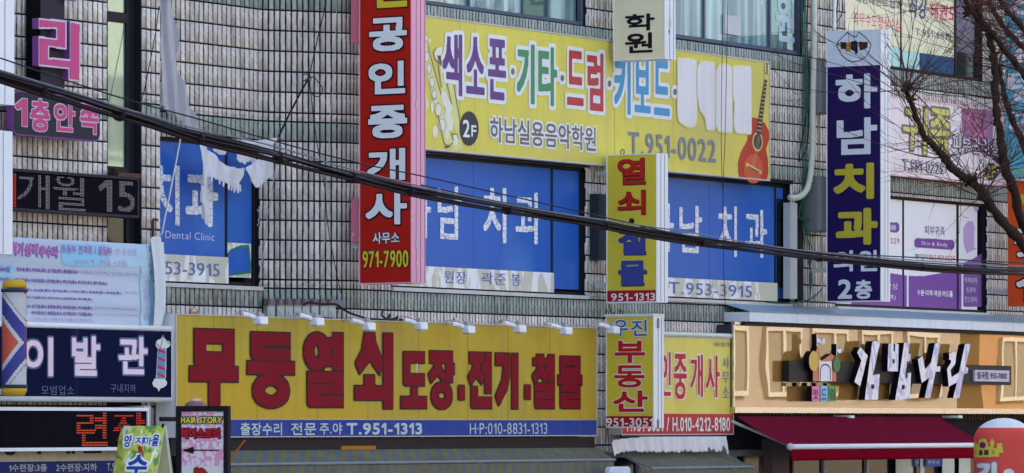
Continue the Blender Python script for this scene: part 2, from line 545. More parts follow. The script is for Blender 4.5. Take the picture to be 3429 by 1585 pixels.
# ---- the tiled commercial building
BLD = thing("commercial_building", "pale tiled shop building with grey green bands and recessed bay, carrying all the shop signs", "building", W.P(4, 0, -1))
Z_ROWS = []
z = 4.117
while z > 2.3:
    Z_ROWS.append((z - 0.2265, z, 0)); z -= 0.2265
Z_ROWS += [(4.117, 4.341, 1), (4.341, 4.44, 0)]
Z_ROWS += [(4.44 + k * 0.2257, 4.44 + (k + 1) * 0.2257, 0) for k in range(7)]
Z_ROWS += [(6.02, 6.243, 1), (6.243, 6.345, 0)]
Z_ROWS += [(6.345 + k * 0.233, 6.345 + (k + 1) * 0.233, 0) for k in range(5)]
Z_ROWS += [(7.51, 7.735, 1)] + [(7.735 + k * 0.2265, 7.735 + (k + 1) * 0.2265, 0) for k in range(6)]
ZB0, ZB1 = 2.31, 7.735 + 6 * 0.2265

def zpx(pl, u, v, off=0.0): return pl.sz(u, v, off)[1]
OPEN_W = {  # s0, s1, z0, z1
    'blue_mid': (W.s(1312), W.s(1963), 4.39, 5.98),
    'blue_right': (W.s(2165), W.s(2645), 4.41, 6.0),
    'upper_mid': (W.s(1400), W.s(1966), 7.74, 9.6),
    'upper_right': (W.s(2205), W.s(2693), 7.75, 9.6),
    'sticker_upper': (W.s(2834), W.s(3290), 7.74, 9.6),
    'sticker_lower': (W.s(2800), W.s(3307), 4.40, 5.97),
}
OPEN_L = {'tall': (W.s(363), W.s(472), 3.0, 9.6)}
A2S0, A2S1 = A2.s(300), A2.s(880)
OPEN_A = {'blue_left': (A2.s(330), A2.s(872), zpx(A2, 700, 953), zpx(A2, 600, 462))}
OPEN_SHOP = (W.s(640), S_R, 0.2, 2.45)

def bricks(segs):
    "segs: (plane, s0, s1, pitch, openings) -> tiles with rounded edges and two ridges, as one mesh"
    recs = []
    rg = random.Random(3)
    for pl, s0, s1, pitch, ops in segs:
        n = max(1, round((s1 - s0) / pitch)); pw = (s1 - s0) / n
        for i in range(n):
            for (z0, z1, g_) in Z_ROWS:
                r = [s0 + i * pw + 0.0095, s0 + (i + 1) * pw - 0.0095, z0 + 0.0095, z1 - 0.0095]
                ok = True
                for (a, b, c, d) in ops:
                    if r[0] < b and r[1] > a and r[2] < d and r[3] > c:
                        cand = [(r[0], min(r[1], a), r[2], r[3]), (max(r[0], b), r[1], r[2], r[3]),
                                (r[0], r[1], r[2], min(r[3], c)), (r[0], r[1], max(r[2], d), r[3])]
                        cand = [q for q in cand if q[1] - q[0] > 0.012 and q[3] - q[2] > 0.02]
                        if not cand: ok = False; break
                        r = list(max(cand, key=lambda q: (q[1] - q[0]) * (q[3] - q[2])))
                if ok: recs.append((pl, *r, g_, (i % 2), rg.uniform(-0.002, 0.003), rg.uniform(-0.0025, 0.0025)))
    prof = {0: [(0, -.022), (0, 0), (.56, .0), (.60, .004), (.68, .004), (.72, .001), (.86, .001), (.90, .004), (1, .004), (1, -.022)],
            1: [(0, -.022), (0, .004), (.10, .004), (.16, .001), (.40, .0), (.44, .004), (.53, .004), (.57, 0), (1, 0), (1, -.022)]}
    ac = [(0, -.022), (.0, -.004), (.16, .0), (.84, .0), (1.0, -.004), (1, -.022)]
    nh, na = 10, 6
    V = np.zeros((len(recs), nh, na, 3))
    G = np.zeros(len(recs), int)
    for q, (pl, s0, s1, z0, z1, g_, par, dep, wob) in enumerate(recs):
        h = np.array(prof[par]); a = np.array(ac)
        s = s0 + a[:, 0] * (s1 - s0)
        sj = s[None, :] + wob * np.sin(h[:, 0] * 9)[:, None]
        o = np.minimum(h[:, 1][:, None] + a[:, 1][None, :], 1) + dep
        o = np.where((h[:, 1] < -.01)[:, None] | (a[:, 1] < -.01)[None, :], -.022, o)
        V[q, :, :, 0] = pl.o[0] + pl.d[0] * sj + pl.n[0] * o
        V[q, :, :, 1] = pl.o[1] + pl.d[1] * sj + pl.n[1] * o
        V[q, :, :, 2] = (z0 + h[:, 0] * (z1 - z0))[:, None]
        G[q] = g_
    fi = []
    for j in range(nh - 1):
        for i in range(na - 1):
            fi.append((j * na + i, j * na + i + 1, (j + 1) * na + i + 1, (j + 1) * na + i))
    fi = np.array(fi)
    faces = (fi[None] + (np.arange(len(recs)) * nh * na)[:, None, None]).reshape(-1)
    me = D.meshes.new("tile_cladding")
    org = np.array(BLD['_o'])
    me.vertices.add(len(recs) * nh * na); me.vertices.foreach_set("co", (V.reshape(-1, 3) - org).reshape(-1))
    nf = len(fi) * len(recs)
    me.loops.add(nf * 4); me.loops.foreach_set("vertex_index", faces)
    me.polygons.add(nf); me.polygons.foreach_set("loop_start", np.arange(nf) * 4)
    me.polygons.foreach_set("loop_total", np.full(nf, 4))
    me.materials.append(M_TILE); me.materials.append(M_GREEN)
    me.polygons.foreach_set("material_index", np.repeat(G, len(fi)))
    me.update(calc_edges=True); me.validate()
    o = D.objects.new("tile_cladding", me); COL.objects.link(o); o.parent = BLD; o['_o'] = [float(x) for x in org]
    return o

# corner between the splayed return and the facade is rounded
segsW = [(W, W.s(1196), S_R, 0.0705, list(OPEN_W.values()) + [OPEN_SHOP])]
arc = []
a0, a1 = math.atan2(BP.d[1], BP.d[0]), TH
p = np.array(BP.P(BLEN - 0.16, 0)[:2]); q = np.array(W.P(W.s(1196), 0)[:2])
NARC = 5; pts = []
for k in range(NARC + 1):
    t = k / NARC
    c = np.array(BP.P(BLEN, 0)[:2])
    pts.append((1 - t) ** 2 * p + 2 * t * (1 - t) * c + t * t * q)
for k in range(NARC):
    d = pts[k + 1] - pts[k]; L = float(np.hypot(*d)); d /= L
    segsW.append((PL(pts[k], d, (d[1], -d[0])), 0, L, L, []))
segsW.append((BP, 0.0, BLEN - 0.16, 0.0715, [(-.2, A2.s(880) * 0 + 0.0, 0, 1)]))
segsW.append((A2, A2S0, A2S1, 0.088, list(OPEN_A.values())))
segsW.append((W, S_L, W.s(538), 0.0855, list(OPEN_L.values())))
segsW.append((PL(W.P(W.s(538) - .006, 0)[:2], -W.n, W.d), 0.0, .6, .086, []))
bricks(segsW)

def holed(pl, s0, s1, z0, z1, ops, off, mb, depth=0.3):
    "sheet with rectangular openings and their reveals"
    ss = sorted({s0, s1, *[min(max(x, s0), s1) for o in ops for x in o[:2]]})
    zs = sorted({z0, z1, *[min(max(x, z0), z1) for o in ops for x in o[2:]]})
    for a, b in zip(ss[:-1], ss[1:]):
        for c, d in zip(zs[:-1], zs[1:]):
            m_, n_ = (a + b) / 2, (c + d) / 2
            if any(o[0] < m_ < o[1] and o[2] < n_ < o[3] for o in ops): continue
            mb.poly([pl.P(a, c, off), pl.P(b, c, off), pl.P(b, d, off), pl.P(a, d, off)])
    for (a, b, c, d) in ops:
        c, d = max(c, z0), min(d, z1)
        for e in ((a, c, b, c), (b, c, b, d), (b, d, a, d), (a, d, a, c)):
            mb.poly([pl.P(e[0], e[1], off), pl.P(e[2], e[3], off), pl.P(e[2], e[3], off - depth), pl.P(e[0], e[1], off - depth)])
mb = MB(); ZT = 13.2
holed(W, W.s(1196) - .02, S_R, 0, ZB1, list(OPEN_W.values()) + [OPEN_SHOP], -0.007, mb)
holed(W, S_L, W.s(538) - .006, 0, ZB1, list(OPEN_L.values()), -0.007, mb)
sW = W.s(538) - .006
mb.poly([W.P(sW, 0, -.007), W.P(sW, 0, -.9), W.P(sW, ZB1, -.9), W.P(sW, ZB1, -.007)])
holed(A2, A2S0, A2S1 + .02, 2.25, ZB1, list(OPEN_A.values()), -0.007, mb)
mb.poly([BP.P(-.03, 2.25, -.007), BP.P(BLEN - .15, 2.25, -.007), BP.P(BLEN - .15, ZB1, -.007), BP.P(-.03, ZB1, -.007)])
for k in range(NARC):
    for_pl = segsW[1 + k][0]; L = segsW[1 + k][2]
    mb.poly([for_pl.P(0, 2.25, -.007), for_pl.P(L, 2.25, -.007), for_pl.P(L, ZB1, -.007), for_pl.P(0, ZB1, -.007)])
mb.build("backing_wall", M_MORTAR, BLD)
mb = MB()
mb.box(W, S_L - 8, S_R + 8, ZB1, ZT, -9, -0.002)                                 # storeys above the picture
mb.box(W, S_L - 8, S_L, 0, ZB1, -9, -0.002)
mb.box(W, S_R, S_R + 8, 0, ZB1, -9, -0.002)
mb.box(W, S_L, S_R, 2.47, 2.55, -3.0, -0.72)
mb.box(W, S_L, S_R, 0, ZB1, -9, -3.0)
mb.build("upper_storey", M_PLAIN, BLD)

# ---- glass and films
def glass_mat(name, rgb, curtain=None, rough=0.04, metal=0.0):
    m = mat(name, rgb, rough=rough, spec=0.8, metal=metal, grime=0.10, streak=0.10)
    n, p = tweak(m)
    p.inputs["Coat Weight"].default_value = 0.6; p.inputs["Coat Roughness"].default_value = 0.02
    if curtain:
        overlay(m, noise_fac(m, (2.2, 2.2, 0.10), 2.0, 0.42, 0.62, 3, 0.4), curtain)
    return m
M_GLASS = glass_mat("window glass", (104, 138, 144), metal=.5)
M_GLASSD = glass_mat("dark glass", (26, 36, 44), rough=.12)
tweak(M_GLASSD)[1].inputs["Coat Weight"].default_value = 0.0
tweak(M_GLASSD)[1].inputs["Specular IOR Level"].default_value = 0.35
M_CURT = glass_mat("glass over pale curtains", (70, 100, 116), (150, 184, 196))
M_BLUE = mat("blue window film", (36, 88, 184), rough=0.32, spec=0.15, grime=0.08, streak=0.16, dirt=(0.07, 0.16, 0.42))
overlay(M_BLUE, noise_fac(M_BLUE, (0.5, 0.5, 0.35), 1.3, 0.52, 0.80, 3), (74, 122, 196))
M_PEEL = mat("pale film strip", (182, 184, 180), rough=0.5, grime=0.05, streak=0.14)
overlay(M_PEEL, noise_fac(M_PEEL, (3.0, 3.0, 1.4), 1.6, 0.50, 0.54, 5, 0.6), (214, 219, 236))
M_CRACK = mat("cracked white film letters", (208, 216, 236), rough=0.45, grime=0.05, streak=0.10)
def crack(m, rgb, scale, width):
    n, p = tweak(m)
    tc = n.nodes.new("ShaderNodeTexCoord"); mp = n.nodes.new("ShaderNodeMapping"); mp.inputs["Scale"].default_value = (1, 1, 1.5)
    n.links.new(tc.outputs["Object"], mp.inputs["Vector"])
    v = n.nodes.new("ShaderNodeTexVoronoi"); v.feature = 'DISTANCE_TO_EDGE'; v.inputs["Scale"].default_value = scale
    n.links.new(mp.outputs[0], v.inputs["Vector"])
    r = n.nodes.new("ShaderNodeMapRange"); r.inputs[1].default_value = 0; r.inputs[2].default_value = width; r.inputs[3].default_value = 1; r.inputs[4].default_value = 0
    n.links.new(v.outputs["Distance"], r.inputs[0])
    overlay(m, r.outputs[0], rgb)
crack(M_CRACK, (70, 98, 170), 9.5, 0.055)
M_PALEBLUE = mat("faded blue print", (92, 112, 172), rough=0.5)

def window(name, pl, op, recess, mull=(), fw=0.05, fm=None, label=None):
    "frame with mullions, set back in its opening"
    s0, s1, z0, z1 = op
    mb = MB(); o0, o1 = -recess - .06, -recess
    mb.box(pl, s0, s1, z0, z0 + fw, o0, o1); mb.box(pl, s0, s1, z1 - fw, z1, o0, o1)
    mb.box(pl, s0, s0 + fw, z0 + fw, z1 - fw, o0, o1); mb.box(pl, s1 - fw, s1, z0 + fw, z1 - fw, o0, o1)
    for x, w in mull: mb.box(pl, x - w / 2, x + w / 2, z0 + fw, z1 - fw, o0, o1 - .004)
    o = mb.build(name, fm or M_DKMETAL, BLD)
    if label: o['label'] = label
    return o
def pane(win, pl, s0, s1, z0, z1, off, m, name='pane', label=None):
    mb = MB(); mb.box(pl, s0, s1, z0, z1, off - .012, off)
    o = mb.build(name, m, win)
    if label: o['label'] = label
    return o

# tall narrow window on the left
op = OPEN_L['tall']
win = window("window", W, op, 0.09, [], 0.05, label="tall narrow window with dark frame")
sm = W.s(448)
zt = zpx(W, 400, 55); z2 = zpx(W, 400, 572); z3 = zpx(W, 400, 590)
for a, b in ((op[2] + .05, z2 - .05), (z2 + .05, zt - .05), (zt + .06, op[3] - .05)):
    pane(win, W, op[0] + .05, sm, a, b, -0.12, M_GLASS if a > 4.5 else M_GLASSD)
mb = MB()
mb.box(W, sm, op[1] - .05, op[2] + .05, op[3] - .05, -.14, -.10)
for zz in (z2, zt): mb.box(W, op[0] + .05, sm, zz - .05, zz + .05, -.14, -.085)
mb.build("mullion", M_DKMETAL, win)

# blue dental windows
def blue_window(name, pl, op, recess, m1, m2, vb, ub, dark_sash=False, label=None):
    s0, s1, z0, z1 = op
    w = window("window", pl, op, recess, [(m2, 0.045)], 0.045, label=label)
    zb = pl.sz(ub, vb, -recess)[1]
    f = -recess - .01
    for a, b in ((s0 + .045, m1 - .004), (m1 + .004, m2 - .023)):
        if b - a < .05: continue
        pane(w, pl, a, b, zb, z1 - .045, f, M_BLUE, 'film_panel')
        pane(w, pl, a, b, z0 + .02, zb - .002, f + .052, M_PEEL, 'film_strip')
    return w, zb
RC = 0.07
w1, zb1 = blue_window("w", W, OPEN_W['blue_mid'], RC, W.s(1588, -RC), W.s(1849, -RC), 780 + 345 / 2.978, 1500, label="blue film window with white lettering, behind the red projecting sign")
pane(w1, W, W.s(1855, -RC), W.s(1945, -RC), 4.46, 5.93, -RC - .012, M_BLUE, 'film_panel')
L = Lettering(W, -RC - .004)
for ch, a, b, c, d in (("하", 1480, 640, 1742, 1195), ("남", 1800, 650, 2050, 1212), ("치", 2250, 662, 2495, 1245)):
    L.t('b2', ch, a, b, c, d, bold=.034)
L.t('c2', "과", 45, 710, 320, 1256, bold=.034)
L.build(w1, M_CRACK)
L = Lettering(W, -RC + .050)
L.t('b3', "원장", 1870, 372, 2092, 515, bold=.02, res=36); L.t('b3', "곽준", 2235, 390, 2490, 525, bold=.02, res=36); L.t('c3', "봉", 8, 402, 100, 535, bold=.02, res=36)
L.build(w1, M_PALEBLUE)
w2, zb2 = blue_window("w", W, OPEN_W['blue_right'], RC, W.s(2377, -RC), W.s(2597, -RC), 780 + 455 / 2.978, 2300, label="blue film window with white lettering, beside the white downpipe")
pane(w2, W, W.s(2600, -RC), W.s(2638, -RC), 4.47, 5.95, -RC - .012, M_BLUE, 'film_panel')
pane(w2, W, W.s(2603, -RC), W.s(2627, -RC), 4.62, 5.80, -RC - .004, M_GLASSD)
L = Lettering(W, -RC - .004)
for ch, a, b, c, d in (("하", 1395, 820, 1632, 1330), ("남", 1680, 845, 1915, 1345), ("치", 2060, 850, 2262, 1380), ("과", 2335, 885, 2560, 1390)):
    L.t('c2', ch, a, b, c, d, bold=.034)
L.build(w2, M_CRACK)
L = Lettering(W, -RC + .050)
L.t('c3', "T.953-3915", 1585, 485, 2415, 650, bold=.022, res=40)
L.build(w2, M_PALEBLUE)
opA = OPEN_A['blue_left']
w3, zb3 = blue_window("w", A2, opA, RC, A2.s(450, -RC), A2.s(759, -RC), 780 + 228 / 2.978, 650, label="blue film window in the recessed bay, film torn at its right sash")
zq0, zq1 = A2.sz(800, 780 + 445 / 2.978, -RC)[1], A2.sz(800, 780 + 98 / 2.978, -RC)[1]
sq0, sq1 = A2.s(763, -RC), A2.s(845, -RC)
pane(w3, A2, sq0, sq1, zq1, opA[3] - .05, -RC - .012, M_BLUE, 'film_panel')
pane(w3, A2, sq0, sq1, zq0, zq1 - .003, -RC - .018, M_PEEL, 'film_strip', "peeled film patch with green edge")
L = Lettering(A2, -RC - .010)
L.shape('a3', [(2270, 215), (2300, 175), (2400, 135), (2480, 130), (2500, 330), (2505, 392), (2440, 400), (2268, 425)], bold=.012)
L.build(w3, mat("green edge", (52, 120, 92), rough=.5), name='film_edge')
L = Lettering(A2, -RC - .004)
L.shape('a3', [(2272, 220), (2310, 180), (2400, 145), (2470, 145), (2490, 330), (2492, 382), (2440, 388), (2272, 412)])
L.build(w3, M_BLUE, name='film_patch')
L = Lettering(A2, -RC - .004)
L.t('a2', "치", 1478, 435, 1797, 1070, bold=.034); L.t('a2', "과", 1850, 490, 2178, 1085, bold=.042)
L.build(w3, M_CRACK)
L = Lettering(A2, -RC - .004)
L.t('a2', "HaNam Dental Clinic", 1330, 1090, 2145, 1215, bold=.012, res=44)
L.build(w3, mat("pale print", (176, 190, 226), rough=.5))
L = Lettering(A2, -RC + .050)
L.t('a3', "T.953-3915", 1395, 268, 2198, 440, bold=.02, res=44)
L.build(w3, M_PALEBLUE)
mb = MB()
sA = A2.s(845); sB = A2.s(872)
mb.box(A2, sA, sB - .01, opA[2] + .01, opA[3] - .01, -.2, -.1)
mb.build("open_gap", M_BLACK, w3)
# sills
for pl, (a, b, c, d) in ((W, OPEN_W['blue_mid']), (W, OPEN_W['blue_right']), (A2, opA), (W, OPEN_W['sticker_lower'])):
    mb = MB(); mb.box(pl, a - .01, b + .02, c - .045, c - .002, -.1, .03); mb.build("sill", M_ALU, BLD)
mb = MB()
a, b, c, d = OPEN_W['blue_mid']
mb.box(W, a, b, d + .002, d + .055, -.1, .05); a, b, c, d = OPEN_W['blue_right']; mb.box(W, a, b, d + .002, d + .05, -.1, .05)
mb.build("lintel", M_BLACK, BLD)  # lintel strip coloured black for the dark shadow over the blue windows

# upper windows with curtains
op = OPEN_W['upper_mid']
wu = window("window", W, op, 0.06, [(W.s(1588), .03), (W.s(1767), .03), (W.s(1850), .05)], 0.05, mat("blue grey window frame", (78, 88, 112), rough=.4), label="upper window with pale curtains, left of the cream sign")
for k, (x0, x1) in enumerate(((1405, 1587), (1590, 1766), (1768, 1848), (1855, 1948))):
    pane(wu, W, W.s(x0) + .02, W.s(x1), op[2] + .05, op[3] - .05, -.09, [M_CURT, M_CURT, M_GLASS, M_CURT][k])
op = OPEN_W['upper_right']
wu = window("window", W, op, 0.06, [(W.s(2374), .04), (W.s(2594), .04)], 0.05, mat("blue grey window frame", (78, 88, 112)), label="upper window with pale curtains and a letter on its last pane")
for x0, x1 in ((2205, 2373), (2376, 2592), (2596, 2680)):
    pane(wu, W, W.s(x0) + .03, W.s(x1), op[2] + .06, op[3] - .05, -.09, M_CURT if x0 < 2590 else M_GLASS)
L = Lettering(W, -.086)
L.t('d1', "원", 85, -60, 275, 440, bold=.03, res=40)
L.t('c1', "악", 2360, -250, 2540, 60, bold=.03, res=40)
L.build(wu, mat("frosted letters", (160, 184, 204), rough=.4))
mb = MB(); mb.box(W, W.s(2440), W.s(2490), 7.9, 8.15, -.088, -.05); mb.build("window_lock", M_ALU, wu)

# upper right window covered in martial arts stickers
op = OPEN_W['sticker_upper']
ws = window("window", W, op, 0.06, [(W.s(3032), .02), (W.s(3214), .05)], 0.045, label="upper window with cream stickers behind the bare tree")
M_CREAM = mat("cream window film", (218, 206, 188), rough=.4, grime=.10)
zc = W.sz(2900, 142, -.06)[1]; zc2 = W.sz(3100, 158, -.06)[1]
pane(ws, W, W.s(2842), W.s(3030), zc, op[3] - .05, -.075, M_CREAM, 'film_panel')
pane(ws, W, W.s(3034), W.s(3210), zc2 - .09, op[3] - .05, -.075, M_CREAM, 'film_panel')
pane(ws, W, W.s(2842), W.s(3096), op[2] + .04, zc - .003, -.08, mat("pale teal film", (164, 204, 212), rough=.3), 'film_panel')
pane(ws, W, W.s(3098), W.s(3210), op[2] + .04, zc2 - .093, -.075, mat("deep blue film", (40, 84, 130), rough=.3, grime=.3), 'film_panel')
pane(ws, W, W.s(3218), W.s(3282), op[2] + .04, op[3] - .05, -.09, mat("grey violet glass", (120, 116, 140), rough=.1), 'pane')
pane(ws, W, W.s(3218), W.s(3282), op[2] + .05, zc2, -.08, M_GLASSD, 'pane')
L = Lettering(W, -.071)
L.t('d1', "대한태권도협회", 880, -60, 1342, 100, bold=.025, res=40)
L.build(ws, mat("grey blue print", (104, 112, 140)))
L = Lettering(W, -.071)
L.t('d1', "최우수도장상수상", 860, 112, 1342, 325, bold=.02, res=44)
L.t('d1', "태권도", 1630, 15, 1895, 235, bold=.035, shear=.15, res=44)
L.build(ws, mat("pink print", (200, 82, 128)))
L = Lettering(W, -.071)
L.t('d1', "최강", 1415, -60, 1595, 200, bold=.03, shear=.1, res=44); L.t('d1', "T.951-6819", 1480, 280, 1835, 412, bold=.025, res=36)
L.build(ws, mat("navy print", (86, 92, 128)))

# lower right beauty window
op = OPEN_W['sticker_lower']
wb = window("window", W, op, 0.06, [(W.s(3040), .02), (W.s(3222), .04)], 0.04, label="white and purple film window to the right of the navy sign")
M_WFILM = mat("white window film", (208, 216, 242), rough=.3, grime=.03, streak=.04)
M_PURPLE = mat("purple window film", (112, 76, 160), rough=.3, grime=.08)
for x0, x1 in ((2806, 3037), (3043, 3218), (3226, 3288)):
    pane(wb, W, W.s(x0), W.s(x1), op[2] + .03, op[3] - .04, -.075, M_WFILM, 'film_panel')
L = Lettering(W, -.072)
L.shape('d3', [(840, 340), (1100, 395), (1250, 405), (1392, 428), (1392, 752), (840, 715)])
L.shape('d3', [(1412, 430), (1560, 432), (1720, 405), (1850, 360), (1936, 310), (1936, 764), (1412, 758)])
L.shape('d3', [(1958, 300), (2050, 262), (2138, 205), (2138, 738), (1958, 738)])
L.build(wb, M_PURPLE, name='wave_print')
L = Lettering(W, -.071)
L.shape('d2', [(2000, 1020), (2050, 1015), (2066, 1080), (2062, 1280), (2090, 1290), (1990, 1335), (1960, 1240), (1955, 1080)])
L.shape('d2', [(2050, 850), (2100, 840), (2110, 900), (2080, 930)])
L.build(wb, mat("lilac print", (172, 152, 214)), name='lilac_print')
L = Lettering(W, -.070)
L.shape('d3', [(1470, 75), (1490, 52), (1850, 72), (1868, 95), (1865, 150), (1845, 170), (1490, 148), (1470, 130)])
L.shape('d2', [(1100, 1030), (1300, 1028), (1318, 1060), (1316, 1110), (1295, 1128), (1100, 1122)])
L.t('d2', "피부귀족", 1570, 1055, 1772, 1168, bold=.012, res=44)
L.build(wb, mat("purple print", (112, 72, 158)))
L = Lettering(W, -.066)
L.t('d3', "Skin & Body", 1540, 82, 1800, 150, bold=.03, res=32); L.t('d2', "상룡", 1160, 1045, 1290, 1110, bold=.02, res=28)
L.t('d3', "수분·미백·재생·여드름", 1495, 562, 1852, 645, bold=.03, res=36)
L.t('d3', "하체관리", 1966, 442, 2092, 505, bold=.03, res=30); L.t('d3', "등관리", 1985, 540, 2078, 600, bold=.03, res=30); L.t('d3', "전신관리", 1968, 630, 2092, 696, bold=.03, res=30)
L.t('d3', "각싱", 1180, 495, 1298, 570, bold=.03, res=28); L.t('d3', "여)", 1215, 610, 1282, 680, bold=.03, res=28)
L.build(wb, mat("white print", (214, 218, 240)))
L = Lettering(W, -.071)
L.t('d3', "062.951.0229", 1615, 215, 1872, 290, bold=.012, res=30); L.t('d3', "951.0229", 1090, 40, 1322, 112, bold=.01, res=28)
L.build(wb, mat("red print", (176, 66, 96)))
L = Lettering(W, -.071)
L.t('d3', "예약문의", 1475, 205, 1600, 272, bold=.01, res=30)
L.build(wb, mat("grey print", (96, 92, 108)))

# shop fronts under the awnings (only a strip of them shows)
a, b, c, d = OPEN_SHOP
sf = MB()
sf.box(W, a, b, c, d, -2.9, -2.8)
sf.build("shop_interior", mat("dim interior", (46, 44, 50), rough=.9), BLD)
shop = MB()
x = a
while x < b - .3:
    shop.box(W, x, x + .06, c, d, -.3, -.22); x += 1.25
shop.box(W, a, b, d - .08, d, -.31, -.21); shop.box(W, a, b, c, c + .3, -.31, -.21)
sh = shop.build("shop_front", M_ALU, BLD)
x = a
while x < b - .3:
    pane(sh, W, x + .065, min(x + 1.245, b), c + .3, d - .085, -.26, M_GLASSD); x += 1.25

# neighbours across the street, seen only in the gold panel and the window glass
def far_house(label, s0, s1, h, m, wrow, group=None):
    r = thing("street_house", label, "building", W.P((s0 + s1) / 2, 0, 38))
    mb = MB(); mb.box(W, s0, s1, 0, h, 34, 46); mb.build("wall", m, r)
    x = s0 + 1.2; k = 0
    while x < s1 - 2.4:
        for z0 in wrow:
            w = MB()
            w.box(W, x - .12, x + 1.92, z0 - .12, z0, 33.86, 33.99); w.box(W, x - .12, x + 1.92, z0 + 1.7, z0 + 1.82, 33.86, 33.99)
            for q in (x - .12, x + .9, x + 1.8): w.box(W, q, q + .12, z0 + .002, z0 + 1.698, 33.86, 33.99)
            f = w.build("window", mat("white far frame", (0.36, 0.335, 0.28), raw=True), r)
            g_ = MB(); g_.box(W, x, x + 1.8, z0, z0 + 1.7, 33.93, 33.98)
            g_.build("pane", mat("far curtain", (0.14, 0.13, 0.10), raw=True, rough=.2), f)
        x += 2.9; k += 1
    return r
def grid_tile(name, rgb, sc=2.2):
    m = mat(name, rgb, raw=True, rough=.6)
    n, p, src = base_link(m)
    tc = n.nodes.new("ShaderNodeTexCoord"); b_ = n.nodes.new("ShaderNodeTexBrick")
    b_.offset = 0; b_.inputs["Scale"].default_value = sc; b_.inputs["Mortar Size"].default_value = .012
    sx = n.nodes.new("ShaderNodeSeparateXYZ"); cx = n.nodes.new("ShaderNodeCombineXYZ")
    n.links.new(tc.outputs["Object"], sx.inputs[0])
    ad = n.nodes.new("ShaderNodeMath"); ad.operation = 'ADD'; n.links.new(sx.outputs[0], ad.inputs[0]); n.links.new(sx.outputs[1], ad.inputs[1])
    n.links.new(ad.outputs[0], cx.inputs[0]); n.links.new(sx.outputs[2], cx.inputs[1])
    n.links.new(cx.outputs[0], b_.inputs["Vector"])
    overlay(m, b_.outputs["Fac"], (0.15, 0.12, 0.09), raw=True)
    return m
T1 = grid_tile("beige far tile", (0.225, 0.195, 0.155)); T2 = mat("ochre far wall", (0.24, 0.12, 0.055), raw=True, rough=.7); T3 = mat("pale far wall", (0.24, 0.225, 0.20), raw=True, rough=.7)
far_house("pale walled house across the street, farthest left of its row", -58, -22, 8.5, T3, (1.2, 4.6))
far_house("cream house across the street, opposite the tiled shop building", -20, 12, 10, T3, (1.4, 5.0))
far_house("tall pale house across the street, reflected in the narrow window", 14, 54, 15.5, mat("cream far wall", (0.36, 0.33, 0.26), raw=True, rough=.7), (1.5, 5.2, 9.0))
far_house("beige tiled house across the street, reflected in the gold panel", 56, 81, 9.5, T1, (3.7, 7.0))
far_house("ochre house across the street, at the far right end of its row", 82.5, 120, 9, T2, (3.6, 6.6))

# ================================================================== SIGNS
def flat_sign(name, label, pl, corners, off, depth, m_face, m_side, cat="sign", frame=0.0, m_frame=None):
    "box sign on a plane; corners = (s0, s1, z0, z1)"
    s0, s1, z0, z1 = corners
    r = thing(name, label, cat, pl.P((s0 + s1) / 2, z0, off - depth))
    mb = MB(); mb.box(pl, s0, s1, z0, z1, off - depth, off - .012); mb.build("cabinet", m_side, r)
    mb = MB(); mb.box(pl, s0 + frame, s1 - frame, z0 + frame, z1 - frame, off - .0115, off); mb.build("face_panel", m_face, r)
    if frame:
        mb = MB()
        a, b = off - .0118, off + .012
        mb.box(pl, s0, s1, z0, z0 + frame, a, b); mb.box(pl, s0, s1, z1 - frame, z1, a, b)
        mb.box(pl, s0, s0 + frame, z0 + frame, z1 - frame, a, b); mb.box(pl, s1 - frame, s1, z0 + frame, z1 - frame, a, b)
        mb.build("frame", m_frame or M_ALU, r)
    return r

def proj_sign(name, label, u0, u1, vtop, vbot, w0, thick, m_face, m_side, seams=(.35, .68), zt=None, zb=None, hinges=()):
    "sign box standing out from the facade; u0..u1 is its broad face"
    pl = S(u0, w0)
    s1 = pl.s(u1)
    sc = s1 / 2
    y = pl.P(sc, 0)[1]
    zb = zb if zb is not None else CH + (HV - vbot) / F * y
    zt = zt if zt is not None else CH + (HV - vtop) / F * y
    r = thing(name, label, "sign", pl.P(sc, zb, -thick / 2))
    mb = MB(); mb.box(pl, 0, s1, zb, zt, -thick, -.01); mb.build("cabinet", m_side, r)
    mb = MB(); mb.box(pl, .012, s1 - .012, zb + .014, zt - .014, -.0095, 0); mb.build("face_panel", m_face, r)
    mb = MB()                                                     # aluminium edge round the face
    for a, b, c, d in ((0, s1, zb, zb + .0135), (0, s1, zt - .0135, zt), (0, .0115, zb + .014, zt - .014), (s1 - .0115, s1, zb + .014, zt - .014)):
        mb.box(pl, a, b, c, d, -.0098, .006)
    mb.build("edge_trim", m_side, r)
    for f in seams:
        mb = MB(); mb.box(pl, s1 + .0005, s1 + .004, zb + .01, zt - .01, -thick * f - .004, -thick * f)
        mb.build("seam", mat("seam shadow line", (70, 66, 84), rough=.8), r)  # dark strip along each cabinet seam
    for zz in hinges:
        mb = MB(); mb.box(pl, s1 + .004, s1 + .016, zz - .05, zz + .05, -thick * seams[0] - .012, -thick * seams[0] + .010); mb.build("hinge", M_ALU, r)
    for zz in (zb + (zt - zb) * .12, zt - (zt - zb) * .12):
        mb = MB(); mb.box(pl, -w0 + .02, -.001, zz - .03, zz + .03, -thick * .62, -thick * .38)
        mb.build("bracket", M_ALU, r)
    return r, pl, s1, zb, zt

